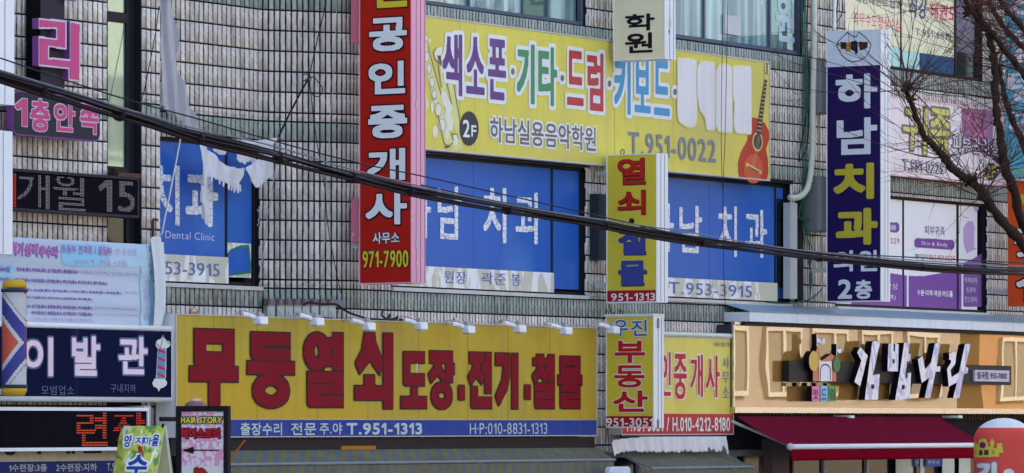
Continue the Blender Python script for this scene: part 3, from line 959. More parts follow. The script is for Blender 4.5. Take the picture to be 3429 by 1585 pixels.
# ---- red projecting sign with pink cabinet
M_RED = mat("red sign vinyl", (160, 32, 26), rough=.34, grime=.08, streak=.10)
M_PINK = mat("pink painted metal", (216, 150, 186), rough=.5, grime=.06, streak=.14)
overlay(M_PINK, noise_fac(M_PINK, (3, 3, 3), 4.0, .70, .74, 6), (212, 205, 214))
M_DPINK = mat("dusty pink painted metal", (190, 108, 136), rough=.55, grime=.12, streak=.2)
overlay(M_DPINK, noise_fac(M_DPINK, (2.5, 2.5, 1.6), 3.0, .62, .66, 6), (208, 196, 205))
red, RP, rs1, rzb, rzt = proj_sign("projecting_sign", "tall red projecting sign in a pink cabinet with white black edged lettering", 1203, 1379, -150, 951, .20, .285, M_RED, M_PINK, (.30, .62, .93),
                                   hinges=(3.43, 4.85, 6.42))
L = Lettering(RP, .010)
for r_, ch, a, b, c, d in (('b1', "공", 1115, 163, 1500, 525), ('b1', "인", 1110, 600, 1480, 952), ('b1', "중", 1105, 1040, 1500, 1392),
                           ('b2', "개", 1098, 280, 1480, 622), ('b2', "사", 1080, 708, 1500, 1062)):
    L.t(r_, ch, a, b, c, d, bold=.052, out=.018, res=72)
L.t('b2', "사무소", 1155, 1120, 1422, 1245, bold=.03, out=.008, res=48)
M_NAVYOUT = mat("black navy outline", (24, 18, 34), rough=.4)
L.build(red, mat("white vinyl letters", (204, 212, 236), rough=.36, grime=.03, streak=.05), M_NAVYOUT)
L = Lettering(RP, .010)
L.t('b1', "선", 1120, -330, 1500, 92, bold=.05, out=.018, res=72)
L.t('b3', "971-7900", 1052, 168, 1512, 356, bold=.035, out=.009, res=56)
L.build(red, mat("yellow vinyl letters", (196, 178, 56), rough=.36, grime=.04, streak=.06), M_NAVYOUT)
for (z0_, z1_) in ((RP.sz(1190, 142)[1], rzt), (RP.sz(1190, 812)[1], RP.sz(1190, 665)[1])):
    mb = MB(); mb.box(RP, -.148, -.012, z0_, z1_, -.24, -.05); mb.build("wall_bracket", M_DPINK, red)

# ---- big yellow music sign on the facade
M_YEL = mat("yellow music sign vinyl", (200, 193, 88), rough=.4, grime=.05, streak=.20, dirt=(.32, .31, .24))
overlay(M_YEL, noise_fac(M_YEL, (.28, .28, .5), 1.4, .42, .75, 2), (180, 172, 104))
MO = .16
c0 = W.k('b1', 1676, 150, MO); c1 = W.k('b2', 1670, 303, MO); c2 = (W.s(2577, MO), 0)
MZ1, MZ0 = c0[1], c1[1]
music = flat_sign("wall_sign", "wide yellow wall sign with multicoloured lettering, a saxophone and a guitar", W, (W.s(1395, MO), c2[0], MZ0, MZ1), MO, .15, M_YEL, mat("pale sign edge", (196, 200, 196), rough=.5), frame=.016)
M_OFF = mat("off white print", (202, 210, 226), rough=.38, grime=.04, streak=.10)
def seamlines(pl, off, root, xs, z0, z1, m):
    mb = MB()
    for x in xs: mb.box(pl, x - .004, x + .004, z0 + .02, z1 - .02, off + .0005, off + .0012)
    mb.build("panel_joint", m, root)
seamlines(W, MO, music, [W.s(u, MO) for u in (1540, 1590, 2058, 2255)], MZ0, MZ1, mat("joint line", (150, 148, 96), rough=.6))
def music_words(words, rgb, nm):
    L = Lettering(W, MO + .010)
    for r_, ch, a, b, c, d in words: L.t(r_, ch, a, b, c, d, bold=.036, out=.050, res=76)
    L.build(music, mat(nm, rgb, rough=.38, grime=.06, streak=.14, dirt=(.35, .35, .36)), M_OFF)
music_words((('b1', "색", 1848, 318, 2055, 968), ('b1', "소", 2085, 350, 2275, 962), ('b1', "폰", 2305, 375, 2492, 1012)), (94, 62, 128), "purple print on yellow")
music_words((('c1', "기", 58, 420, 242, 1048), ('c1', "타", 275, 450, 468, 1070)), (66, 132, 94), "green print on yellow")
music_words((('c1', "드", 560, 490, 732, 1072), ('c1', "럼", 762, 512, 930, 1120)), (168, 52, 62), "red print on yellow")
music_words((('c1', "키", 1030, 540, 1202, 1152), ('c1', "보", 1232, 565, 1398, 1145), ('c1', "드", 1426, 585, 1590, 1172)), (66, 138, 194), "blue print on yellow")
L = Lettering(W, MO + .010)
for r_, cx, cy in (('b1', 2555, 722), ('c1', 22, 715), ('c1', 516, 780), ('c1', 986, 835), ('c1', 1640, 918)):
    if cx != 2555: L.ell(r_, cx, cy, 18, 32, out=.045)
L.t('b1', "하남실용음악학원", 2335, 1165, 3392, 1520, bold=.022, out=.028, res=64)
L.build(music, mat("grey print on yellow", (108, 102, 112), rough=.4), M_OFF)
L = Lettering(W, MO + .013)
for pts in ([(1690, 632), (1830, 645), (1832, 1185), (1815, 1215), (1760, 1212), (1700, 1170), (1690, 1120)], [(1885, 720), (1915, 660), (1950, 665), (2012, 672), (2015, 1245), (1975, 1250), (1962, 1130), (1910, 1060), (1884, 930)],
            [(2070, 750), (2105, 692), (2150, 690), (2185, 720), (2188, 1275), (2090, 1265), (2068, 1215), (2072, 1080)], [(2240, 712), (2375, 712), (2378, 1290), (2262, 1275), (2250, 1220), (2262, 1000), (2240, 950)]):
    L.shape('c1', pts, bold=.060, out=.020)
L.build(music, mat("washed out white print", (204, 205, 222), rough=.4, grime=.10, streak=.22), mat("faded halo print", (206, 203, 160), rough=.4), name='faded_lettering')
L = Lettering(W, MO + .010)
L.t('c2', "T.951-0022", 1180, 118, 2055, 440, bold=.026, res=64)
L.build(music, mat("grey blue print on yellow", (112, 124, 144), rough=.4, grime=.04))
L = Lettering(W, MO + .007)
L.ell('b2', 2117, 92, 96, 172)
L.build(music, mat("charcoal disc", (62, 62, 74), rough=.4), name='floor_disc')
L = Lettering(W, MO + .012)
L.t('b2', "2", 2055, 0, 2125, 185, bold=.03, res=44); L.t('b2', "F", 2138, 55, 2190, 180, bold=.03, res=40)
L.build(music, M_OFF)
def SX(x, y): return (1400 + x / 2.59, 100 + y / 2.59)                    # saxophone tile
def GX(x, y): return (2420 + x / 2.4306, 150 + y / 2.4306)                # guitar tile
L = Lettering(W, MO + .0035)
L.shape('S', [SX(*p) for p in ((58, 110), (75, 120), (180, 480), (250, 800), (300, 985), (262, 1030), (225, 1000), (150, 700), (60, 330))])
L.shape('S', [SX(*p) for p in ((240, 470), (318, 470), (385, 900), (385, 1040), (300, 1050), (285, 980), (330, 930), (300, 800))])
L.shape('S', [SX(*p) for p in ((176, 300), (215, 320), (262, 560), (282, 680), (230, 660), (196, 540))])
L.build(music, mat("pale brass print", (196, 198, 140), rough=.4), name='saxophone_print')
L = Lettering(W, MO + .006)
for cx, cy, rx, ry in ((72, 75, 12, 22), (102, 95, 12, 20), (66, 150, 12, 36), (76, 236, 18, 42), (98, 338, 22, 46), (122, 456, 23, 46), (142, 560, 24, 50), (150, 612, 13, 28), (176, 696, 26, 55), (210, 826, 34, 70), (322, 955, 26, 52), (62, 585, 12, 36), (78, 655, 10, 34), (122, 668, 13, 50), (148, 885, 22, 54), (250, 905, 18, 52)):
    L.ell('S', *SX(cx, cy), rx / 2.59, ry / 2.59)
L.shape('S', [SX(*p) for p in ((210, 150), (160, 158), (132, 195), (142, 250), (180, 296), (215, 316), (215, 280), (178, 225), (205, 222))])
L.shape('S', [SX(*p) for p in ((196, 540), (240, 548), (268, 610), (294, 680), (280, 720), (305, 800), (296, 870), (262, 872), (232, 740), (244, 690), (215, 640))], bold=.006)
L.build(music, mat("cream key print", (204, 210, 206), rough=.4), name='saxophone_print')
L = Lettering(W, MO + .0085)
for p in (((85, 140), (200, 560)), ((178, 310), (205, 500)), ((255, 470), (290, 640)), ((310, 480), (350, 700)), ((350, 700), (388, 960)), ((175, 740), (228, 985), (262, 1010), (300, 985)), ((290, 890), (310, 960)), ((305, 905), (340, 905), (350, 950)), ((160, 155), (136, 200), (146, 250), (212, 318)), ((170, 225), (182, 285), (212, 318))):
    L.stroke('S', [SX(*q) for q in p], .011)
L.shape('S', [SX(*p) for p in ((170, 226), (195, 222), (208, 300), (190, 290))])
L.shape('S', [SX(*p) for p in ((228, 1015), (262, 1000), (285, 1018), (262, 1020), (240, 1030))])
for cx, cy in ((76, 236), (98, 338), (122, 456), (142, 560), (176, 696), (210, 826)):
    rx, ry = (20, 44) if cy < 600 else (29, 58)
    L.stroke('S', [SX(cx + rx * math.cos(w), cy + ry * math.sin(w)) for w in [k * math.pi / 7 for k in range(15)]], .005)
L.build(music, mat("brown line print", (92, 78, 62), rough=.4), name='saxophone_print')
L = Lettering(W, MO + .0035)
L.shape('S', [GX(*p) for p in ((205, 712), (200, 780), (150, 870), (124, 960), (124, 1030), (134, 1082), (360, 1100), (372, 1040), (368, 930), (352, 850), (378, 770), (376, 700), (345, 640), (300, 605), (250, 592), (232, 600), (230, 712))])
L.build(music, mat("guitar red print", (164, 62, 50), rough=.36, grime=.12), name='guitar_print')
L = Lettering(W, MO + .0060)
L.ell('S', *GX(250, 1010), 78 / 2.43, 120 / 2.43)
L.build(music, mat("guitar orange print", (184, 84, 58), rough=.36, grime=.10), name='guitar_print')
L = Lettering(W, MO + .0080)
L.ell('S', *GX(284, 790), 43 / 2.43, 80 / 2.43)
L.shape('S', [GX(*p) for p in ((188, 965), (196, 960), (316, 1030), (314, 1055), (300, 1048), (190, 990))])
L.shape('S', [GX(*p) for p in ((340, 265), (370, 272), (368, 290), (338, 282))])
L.build(music, mat("guitar tan print", (196, 172, 128), rough=.4), name='guitar_print')
L = Lettering(W, MO + .0095)
L.ell('S', *GX(286, 790), 33 / 2.43, 64 / 2.43)
L.shape('S', [GX(*p) for p in ((352, 150), (376, 155), (372, 240), (342, 232))]); L.shape('S', [GX(*p) for p in ((342, 285), (364, 290), (312, 735), (274, 720))])
L.shape('S', [GX(*p) for p in ((205, 985), (300, 1035), (300, 1045), (205, 995))])
L.build(music, mat("guitar dark print", (70, 66, 70), rough=.4), name='guitar_print')
L = Lettering(W, MO + .012)
for k in range(13):
    t = (k + .5) / 13
    L.stroke('S', [GX(342 - 66 * t + 2, 295 + 415 * t), GX(364 - 52 * t - 2, 300 + 418 * t)], .010)
for q in (0, 10, 20): L.stroke('S', [GX(288 + q, 740), GX(240 + q, 985 + q * .4)], .005)
for y in (170, 195, 220): L.ell('S', *GX(348, y), 3.2, 6); L.ell('S', *GX(372, y + 4), 3.2, 6)
L.build(music, mat("string print", (190, 186, 160), rough=.4), name='guitar_print')

# ---- cream projecting sign above, cut by the frame
M_CREAMS = mat("cream sign vinyl", (204, 202, 184), rough=.4, grime=.08, streak=.10)
M_RUSTW = mat("white metal with rust flecks", (212, 218, 238), rough=.45, grime=.05, streak=.12)
overlay(M_RUSTW, noise_fac(M_RUSTW, (3, 3, 2.0), 4.0, .71, .75, 6), (120, 84, 64))
hag, HP, hs1, hzb, hzt = proj_sign("projecting_sign", "cream projecting sign with black lettering, hanging over the yellow wall sign", 2054, 2227, -180, 201, .25, .26, M_CREAMS, M_RUSTW, (.42, .78), hinges=(7.75,))
L = Lettering(HP, .007)
L.t('c1', "학", 1140, 130, 1436, 318, bold=.035, res=64); L.t('c1', "원", 1138, 320, 1416, 537, bold=.035, res=64); L.t('c1', "음", 1140, -280, 1425, 2, bold=.035, res=50)
L.build(hag, mat("black vinyl letters", (22, 22, 40), rough=.4))

# ---- key sign and estate sign, yellow projecting
M_YEL2 = mat("yellow key sign vinyl", (190, 178, 62), rough=.36, grime=.06, streak=.08)
M_DRED = mat("dark red vinyl", (146, 26, 42), rough=.38, grime=.05)
M_LRED = mat("red vinyl letters", (160, 34, 34), rough=.38, grime=.05)
M_LBLUE = mat("blue vinyl letters", (54, 64, 138), rough=.38, grime=.05)
M_SHADOW = mat("dark print behind letters", (40, 34, 40), rough=.5)
M_WPRINT = mat("white print on red", (214, 204, 214), rough=.4)
key, KP, ks1, kzb, kzt = proj_sign("projecting_sign", "yellow projecting sign with red and blue lettering, halfway up beside the blue windows", 2031, 2200, 516, 1014, .25, .27, M_YEL2, M_WHITE, (.33, .66), hinges=())
L = Lettering(KP, .010)
L.t('c2', "열", 1060, 378, 1346, 656, bold=.040, out=.0, res=72); L.t('c2', "쇠", 1060, 698, 1346, 958, bold=.040, res=72)
L.build(key, M_LRED)
L = Lettering(KP, .005)
L.t('c2', "열", 1066, 386, 1352, 664, bold=.040, res=60); L.t('c2', "쇠", 1066, 706, 1352, 966, bold=.040, res=60)
L.t('c2', "철", 1076, 1068, 1356, 1364, bold=.042, res=60); L.t('c2', "물", 1074, 1412, 1362, 1672, bold=.042, res=60)
L.ell('c2', 1206, 1016, 28, 31)
L.build(key, M_SHADOW, name='letter_shadow_print')
L = Lettering(KP, .010)
L.t('c2', "철", 1070, 1060, 1350, 1358, bold=.042, res=72); L.t('c2', "물", 1068, 1404, 1356, 1666, bold=.042, res=72)
L.build(key, M_LBLUE)
zs = KP.sz(2115, 780 + 574 / 2.978)[1]
mb = MB(); mb.box(KP, .013, ks1 - .013, kzb + .015, zs, .001, .006); mb.build("red_strip", M_DRED, key)
L = Lettering(KP, .010); L.t('c3', "951-1313", 1000, 598, 1440, 682, bold=.03, res=44); L.build(key, M_WPRINT)
mb = MB()
rp = [KP.P(.17 + .026 * math.cos(w), kzt + .035 + .032 * math.sin(w), -.1) for w in [k * math.pi / 6 for k in range(13)]]
mb.tube(rp, .006, 5); mb.build("hanging_eye", M_BLACK, key)

est, EP, es1, ezb, ezt = proj_sign("projecting_sign", "lowest yellow projecting sign, with white edged red lettering, beside the spot lamps", 2029, 2190, 1060, 1433, .34, .24, M_YEL2, M_WHITE, (.40, .75))
mb = MB(); mb.box(EP, -.01, es1 + .004, ezt + .001, ezt + .03, -.25, .03); mb.build("top_cap", mat("pale green metal cap", (190, 206, 206), rough=.4), est)
for zz in (EP.sz(2195, 780 + 900 / 2.978)[1], EP.sz(2195, 1185 + 705 / 2.978)[1]):
    mb = MB(); mb.box(EP, es1 + .0045, es1 + .018, zz - .06, zz + .06, -.1, -.07); mb.build("latch", mat("grey latch", (120, 122, 134)), est)
L = Lettering(EP, .010)
L.t('c3', "우", 1026, 865, 1170, 1030, bold=.028, out=.011, res=60); L.t('c3', "진", 1200, 865, 1362, 1030, bold=.028, out=.011, res=60)
L.build(est, mat("mid blue vinyl letters", (34, 98, 164), rough=.38), M_WPRINT)
L = Lettering(EP, .010)
L.t('c3', "부", 1035, 1072, 1342, 1300, bold=.045, out=.012, res=72); L.t('c4', "동", 1030, 112, 1340, 342, bold=.040, out=.012, res=72); L.t('c4', "산", 1020, 362, 1366, 582, bold=.045, out=.012, res=72)
L.build(est, M_LRED, M_WPRINT)
zs = EP.sz(2110, 1185 + 622 / 2.978)[1]
mb = MB(); mb.box(EP, .013, es1 - .013, ezb + .015, zs, .001, .006); mb.build("red_strip", M_DRED, est)
L = Lettering(EP, .010); L.t('c4', "951-3051", 952, 640, 1422, 727, bold=.035, res=44); L.build(est, M_WPRINT)

# ---- estate agent wall sign behind it
M_YEL3 = mat("pale yellow estate vinyl", (200, 192, 104), rough=.36, grime=.08, streak=.12)
overlay(M_YEL3, noise_fac(M_YEL3, (.4, .4, .8), 1.7, .42, .72, 2), (184, 170, 82))
AO = .22
za = W.sz(2400, 780 + 1048 / 2.978, AO)[1]; zb_ = W.sz(2400, 1185 + 808 / 2.978, AO)[1]; zm = W.sz(2400, 1185 + 600 / 2.978, AO)[1]
agent = flat_sign("wall_sign", "yellow wall sign with a red lower band, partly behind the lowest projecting sign", W, (W.s(2079, AO), W.s(2455, AO), zb_, za), AO, .18, M_YEL3, M_ALU, frame=.012)
mb = MB(); mb.tube([W.P(W.s(2075, AO), za + .03, AO), W.P(W.s(2457, AO), za + .03, AO)], .03, 8); mb.build("top_tube", mat("pale blue grey tube", (190, 200, 206), rough=.35), agent)
mb = MB(); mb.box(W, W.s(2079, AO) + .013, W.s(2455, AO) - .013, zb_ + .013, zm, AO + .001, AO + .005); mb.build("red_band", mat("faded red vinyl", (166, 56, 62), rough=.38, grime=.08, streak=.14), agent)
L = Lettering(W, AO + .010)
for ch, a, b, c, d in (("공", 1345, -30, 1475, 452), ("인", 1492, -25, 1602, 432), ("중", 1622, -5, 1762, 462), ("개", 1788, -2, 1922, 442), ("사", 1942, 10, 2090, 446)):
    L.t('c4', ch, a, b, c, d, bold=.030, out=.020, res=64)
L.build(agent, mat("red print on pale yellow", (170, 44, 52), rough=.4), M_WPRINT)
L = Lettering(W, AO + .010)
for ch, b, d in (("사", 30, 152), ("무", 175, 295), ("소", 325, 442)): L.t('c4', ch, 2115, b, 2180, d, bold=.02, out=.006, res=40)
L.t('c3', "대표:엄선희", 2030, 1082, 2186, 1142, bold=.012, res=32)
L.build(agent, mat("grey print on pale yellow", (92, 92, 106), rough=.4), M_WPRINT)
L = Lettering(W, AO + .012)
L.t('c4', "T.951-3051 / H.010-4212-8180", 1150, 632, 2198, 775, bold=.026, res=52)
L.build(agent, M_WPRINT)

# ---- long hardware sign
M_YEL4 = mat("ochre hardware vinyl", (164, 147, 56), rough=.4, spec=.05, grime=.06, streak=.24, dirt=(.17, .15, .12))
n_, p_ = tweak(M_YEL4)
overlay(M_YEL4, noise_fac(M_YEL4, (.13, .13, .4), 1.0, .45, .68, 2), (184, 148, 40))
overlay(M_YEL4, noise_fac(M_YEL4, (7, 7, .4), 1.0, .62, .85, 4), (126, 116, 104))
HO = .30
hz1 = W.sz(1200, 1079 - 8, HO)[1]; hz0 = W.sz(1200, 1463.5, HO)[1]; hzm = W.sz(1200, 1407, HO)[1]
hs0, hs1_ = W.s(587, HO), W.s(1998, HO)
hard = flat_sign("wall_sign", "long ochre wall sign with dark red block lettering, lit by the spot lamps", W, (hs0, hs1_, hz0, hz1), HO, .26, M_YEL4, M_WHITE, frame=.010, m_frame=mat("pale edge strip", (178, 178, 190), rough=.5))
mb = MB(); mb.box(W, hs0 + .011, hs1_ - .011, hz0 + .011, hzm, HO + .001, HO + .005)
M_BAND = mat("blue sign band", (46, 64, 142), rough=.5, spec=.02, grime=.12, streak=.30, dirt=(.09, .13, .30))
mb.build("blue_band", M_BAND, hard)
mb = MB(); mb.box(W, hs0 + .011, hs1_ - .011, hzm + .0005, hzm + .012, HO + .001, HO + .0085); mb.build("band_trim", mat("pale line", (160, 152, 150)), hard)
seamlines(W, HO, hard, [W.s(u, HO) for u in (716, 860, 1062, 1232, 1402, 1566, 1700, 1842)], hz0, hz1, mat("ochre joint line", (116, 104, 60), rough=.7))
L = Lettering(W, HO + .012)
for ch, a, b, c, d in (("무", 636, 1103, 799, 1361), ("등", 829, 1114, 988, 1367), ("열", 1018, 1114, 1151, 1364), ("쇠", 1187, 1116, 1318, 1369)):
    L.g('S', ch, a, b, c, d, out=.021, res=96)
for ch, a, b, c, d in (("도", 1343, 1179, 1430, 1368), ("장", 1436, 1177, 1523, 1370), ("전", 1568, 1181, 1648, 1368), ("기", 1660, 1184, 1736, 1369), ("철", 1783, 1188, 1858, 1368), ("물", 1869, 1194, 1950, 1368)):
    L.g('S', ch, a, b, c, d, out=.019, res=84)
L.shape('b4', [(2009, 316), (2075, 318), (2075, 462), (2009, 460)], out=.012); L.shape('c4', [(138, 312), (202, 314), (202, 455), (138, 453)], out=.012)
L.build(hard, mat("dark red block letters", (114, 24, 40), rough=.42, spec=.02, grime=.04, streak=.14), mat("umber letter outline", (40, 26, 36), rough=.4))
L = Lettering(W, HO + .011)
L.t('D', "출장수리", 605, 1063, 710, 1096, bold=.035, res=48); L.t('D', "전문", 732, 1063, 796, 1095, bold=.035, res=48); L.t('D', "주.야", 804, 1063, 861, 1094, bold=.035, res=48)
L.t('D', "T.951-1313", 873, 1064, 1063, 1094, bold=.05, res=48); L.t('D', "H·P:010-8831-1313", 1183, 1064, 1378, 1093, bold=.012, res=48)
L.build(hard, mat("grey white band print", (166, 180, 194), rough=.4))
mb = MB(); mb.box(W, hs0, hs1_ + .05, hz0 - .20, hz0 - .012, .02, HO - .06); mb.build("support_beam", M_DKMETAL, hard)
for u in (648, 818, 1007, 1368, 1528, 1682, 1837):
    mb = MB()
    pp = W.P(W.s(u, .16), hz1 + .035, .16)
    mb.lathe(pp[:2], [(.0, pp[2] - .045), (.045, pp[2] - .04), (.055, pp[2] - .005), (.04, pp[2] + .025), (.0, pp[2] + .03)], 10)
    mr = mat("rusty white cap", (150, 112, 96), rough=.7)
    mb.build("rusty_cap", mr, hard, True)
overlay(mr, noise_fac(mr, (4, 4, 4), 5, .45, .55), (204, 196, 196))

# ---- spot lamps over it
M_LAMP = mat("white lamp housing", (214, 220, 240), rough=.35, grime=.04, streak=.06)
def make_lamp(u, v):
    s_, z_ = W.sz(u, v, .62)
    r = thing("spot_lamp", "", "lamp", W.P(s_, z_, .62), "spot lamps over the ochre wall sign")
    mb = MB(); mb.tube([W.P(s_ - .02, hz1 - .005, .30), W.P(s_ - .04, hz1 + .06, .38), W.P(s_ - .035, z_ + .09, .52), W.P(s_, z_ + .055, .60)], .009, 6); mb.build("arm", M_ALU, r)
    mb = MB()
    q = []
    for dz, do_, wd_ in ((-.048, .06, .074), (-.048, -.048, .074), (.042, -.064, .083), (.042, .048, .083)):
        q.append((do_, dz, wd_))
    P_ = lambda side, k: W.P(s_ + side * q[k][2], z_ + q[k][1], .62 + q[k][0])
    mb.box8([P_(-1, 0), P_(1, 0), P_(1, 1), P_(-1, 1), P_(-1, 3), P_(1, 3), P_(1, 2), P_(-1, 2)])
    hd = mb.build("lamp_head", M_LAMP, r)
    bv = hd.modifiers.new("round", 'BEVEL'); bv.width = .014; bv.segments = 2
    mb = MB(); mb.box(W, s_ - .06, s_ + .06, z_ - .057, z_ - .049, .585, .66); mb.build("lens", mat("lamp lens", (150, 160, 176), rough=.1), r)
    mb = MB(); mb.tube([W.P(s_ - .085, z_ + .03, .60), W.P(s_ - .15, z_ + .055, .56), W.P(s_ - .21, z_ + .06, .53)], [.030, .026, .030], 8); mb.build("swivel", M_LAMP, r)
    mb = MB(); mb.box(W, s_ - .05, s_ + .05, z_ + .046, z_ + .072, .57, .64); mb.box(W, s_ - .025, s_ + .03, z_ + .0725, z_ + .095, .58, .62); mb.build("clamp", mat("grey steel clamp", (150, 152, 160), rough=.4), r)
    return r
ld = ["leftmost spot lamp over the ochre sign", "spot lamp under the middle of the meter boxes", "spot lamp where the black meter cable ends",
      "spot lamp left of the red projecting sign's foot line, fourth along the ochre sign", "spot lamp over the wall stain, fifth along the ochre sign", "third spot lamp from the right over the ochre sign",
      "spot lamp nearest the right end of the ochre sign", "spot lamp hanging in front of the lowest projecting sign"]
lp = [(655, 806), (797, 809), (927, 821), (1058, 820), (1178, 829), (1307, 827), (1423, 832), (1543, 830)]
lamp0 = make_lamp(lp[0][0] / .7512, lp[0][1] / .7512)
lamp0['label'] = ld[0]
b0 = W.sz(lp[0][0] / .7512, lp[0][1] / .7512, .62)
for (u, v), lb in zip(lp[1:], ld[1:]):
    q = W.sz(u / .7512, v / .7512, .62)
    dup(lamp0, W.d.tolist() and (W.d[0] * (q[0] - b0[0]), W.d[1] * (q[0] - b0[0]), q[1] - b0[1]), lb)

# ---- navy dental sign
M_NAVY = mat("navy sign vinyl", (34, 24, 84), rough=.34, grime=.05, streak=.08)
M_YLET = mat("yellow vinyl on navy", (176, 168, 60), rough=.36, grime=.05)
M_WLET = mat("white vinyl on navy", (198, 208, 236), rough=.36, grime=.04, streak=.05)
nav, NP, ns1, nzb, nzt = proj_sign("projecting_sign", "tall navy projecting sign with a white head and emblem, near the bare tree", 2768, 2951, 102, 1011, .30, .26, M_NAVY, M_WHITE, (.38, .72), hinges=())
zw = NP.sz(2860, 222)[1]
mb = MB(); mb.box(NP, .013, ns1 - .013, zw, nzt - .015, .001, .005); mb.build("white_head", mat("white sign head", (196, 206, 232), rough=.36), nav)
L = Lettering(NP, .010)
L.t('d1', "하", 680, 725, 1100, 1098, bold=.055, res=72); L.t('d1', "남", 690, 1165, 1100, 1552, bold=.055, res=72)
L.t('d3', "의", 660, 172, 858, 390, bold=.05, res=56); L.t('d3', "원", 902, 170, 1098, 388, bold=.045, res=56)
L.t('d3', "2", 702, 462, 846, 662, bold=.05, res=56); L.t('d3', "층", 872, 465, 1048, 662, bold=.04, res=56)
L.build(nav, M_WLET)
L = Lettering(NP, .010)
L.t('d2', "치", 660, 428, 1066, 808, bold=.058, res=72); L.t('d2', "과", 682, 878, 1100, 1260, bold=.058, res=72)
L.build(nav, M_YLET)
L = Lettering(NP, .009)
for p in (((700, 425), (745, 375), (800, 325), (860, 365), (890, 370), (905, 325)), ((910, 318), (960, 355), (1010, 405), (1035, 440)), ((688, 440), (705, 480), (740, 545), (790, 595), (850, 620), (930, 605), (985, 565), (1020, 505), (1035, 445)), ((700, 425), (720, 440), (690, 440))):
    L.stroke('d1', p, .011)
L.shape('d1', [(728, 415), (760, 425), (790, 415), (790, 500), (760, 488), (735, 490)]); L.shape('d1', [(830, 420), (880, 405), (905, 420), (905, 530), (880, 548), (870, 510), (850, 505), (830, 490)])
L.build(nav, mat("black emblem print", (36, 36, 44), rough=.4), name='emblem_print')
L = Lettering(NP, .009)
L.shape('d1', [(786, 425), (832, 422), (828, 505), (795, 522), (780, 500)]); L.build(nav, mat("amber emblem print", (186, 128, 48), rough=.4), name='emblem_print')
L = Lettering(NP, .009)
L.shape('d1', [(908, 418), (1005, 420), (998, 480), (960, 498), (925, 505)]); L.build(nav, mat("brown emblem print", (66, 40, 36), rough=.4), name='emblem_print')

# ---- beauty banner sign
M_BEAU = mat("pale pink printed vinyl", (208, 200, 216), rough=.4, grime=.06, streak=.10)
overlay(M_BEAU, noise_fac(M_BEAU, (1.2, 1.2, 1.2), 1.5, .55, .75, 3, .8), (204, 180, 206))
BO = .14
bz1 = W.sz(2984, 322, BO)[1]; bz0 = W.sz(2984, 588, BO)[1]
beau = flat_sign("wall_sign", "pale pink wall sign with yellow grey edged lettering behind the bare tree", W, (W.s(2965, BO), W.s(3364, BO), bz0, bz1), BO, .12, M_BEAU, mat("magenta edge", (176, 116, 142)), frame=.02, m_frame=mat("mauve edge strip", (200, 174, 192)))
L = Lettering(W, BO + .004)
L.shape('d1', [(1945, 1090), (2245, 1115), (2245, 1500), (2180, 1560), (2050, 1440), (1950, 1330)], bold=.02)
L.build(beau, mat("plum floral print", (132, 84, 118), rough=.4, grime=.4, dirt=(.55, .30, .50)), name='floral_print')
L = Lettering(W, BO + .006)
for cx, cy, rx, ry in ((2010, 1160, 14, 60), (2090, 1230, 40, 22), (2140, 1330, 50, 40), (2060, 1380, 16, 60)): L.ell('d1', cx, cy, rx, ry, rot=.5)
L.build(beau, mat("rose petal print", (196, 108, 160), rough=.4), name='petal_print')
L = Lettering(W, BO + .012)
L.t('d1', "귀", 1352, 1045, 1600, 1545, bold=.03, out=.035, res=60, shear=.06); L.t('d1', "족", 1615, 1070, 1830, 1575, bold=.03, out=.035, res=60, shear=.06)
L.build(beau, mat("lime yellow print", (188, 186, 112), rough=.4), mat("taupe outline print", (118, 106, 108), rough=.4))
L = Lettering(W, BO + .016)
L.t('d2', "피부관리실", 1850, 150, 2312, 372, bold=.02, out=.016, res=56)
L.t('d2', "T.951-0229", 1360, 398, 1772, 545, bold=.012, out=.014, res=52)
L.build(beau, mat("lilac white print", (196, 190, 216), rough=.4), mat("slate outline print", (84, 76, 98), rough=.4))
L = Lettering(W, BO + .008); L.ell('d2', 2232, 522, 62, 88); L.build(beau, mat("plum disc", (62, 36, 76), rough=.4), name='floor_disc')
L = Lettering(W, BO + .012); L.t('d2', "2F", 2185, 455, 2278, 590, bold=.03, res=44); L.build(beau, M_YLET)

# ================================================================== LEFT PART
# ---- pink raised letters on a black upright board
M_BOARD = mat("charcoal board", (54, 52, 64), rough=.5, grime=.1, spec=0.02)
M_MAGENTA = mat("magenta acrylic", (172, 66, 126), rough=.3, grime=.04, streak=.06)
M_SILVER = mat("silver letter rim", (182, 174, 204), rough=.35)
M_VIOLET = mat("violet letter side", (112, 66, 142), rough=.4)
BO_ = .22
lb = thing("letter_board", "black upright board with a raised magenta letter and a small panel below it", "sign", W.P(W.s(176, BO_), 5.5, BO_))
zlo = W.sz(170, 310, BO_)[1]
mb = MB(); mb.box(W, W.s(137, BO_), W.s(216, BO_), zlo, 9.4, .03, BO_); mb.build("board", [M_BOARD], lb)
mb = MB(); mb.box(W, W.s(137, BO_) - .004, W.s(137, BO_) - .001, zlo, 9.4, .03, BO_ - .01); mb.build("board_edge", mat("black edge", (10, 10, 18)), lb)
RI = [(383, 178), (662, 207), (662, 497), (490, 472), (490, 575), (695, 592), (695, 207), (805, 228), (800, 822), (685, 803), (685, 690), (383, 657), (383, 360), (562, 385), (562, 290), (383, 290)]
L = Lettering(W, BO_ + .085)
L.block('a1', None, 0, 0, 0, 0, .083, pts=RI).build("letter", [M_SILVER, M_VIOLET], lb)
L = Lettering(W, BO_ + .089); L.shape('a1', RI, bold=-.020); L.build(lb, M_MAGENTA, name='letter_face')
L = Lettering(W, BO_ + .085)
L.block('a1', None, 0, 0, 0, 0, .083, pts=[(645, -400), (805, -390), (803, 12), (645, -5)]).build("letter", [M_SILVER, M_VIOLET], lb)
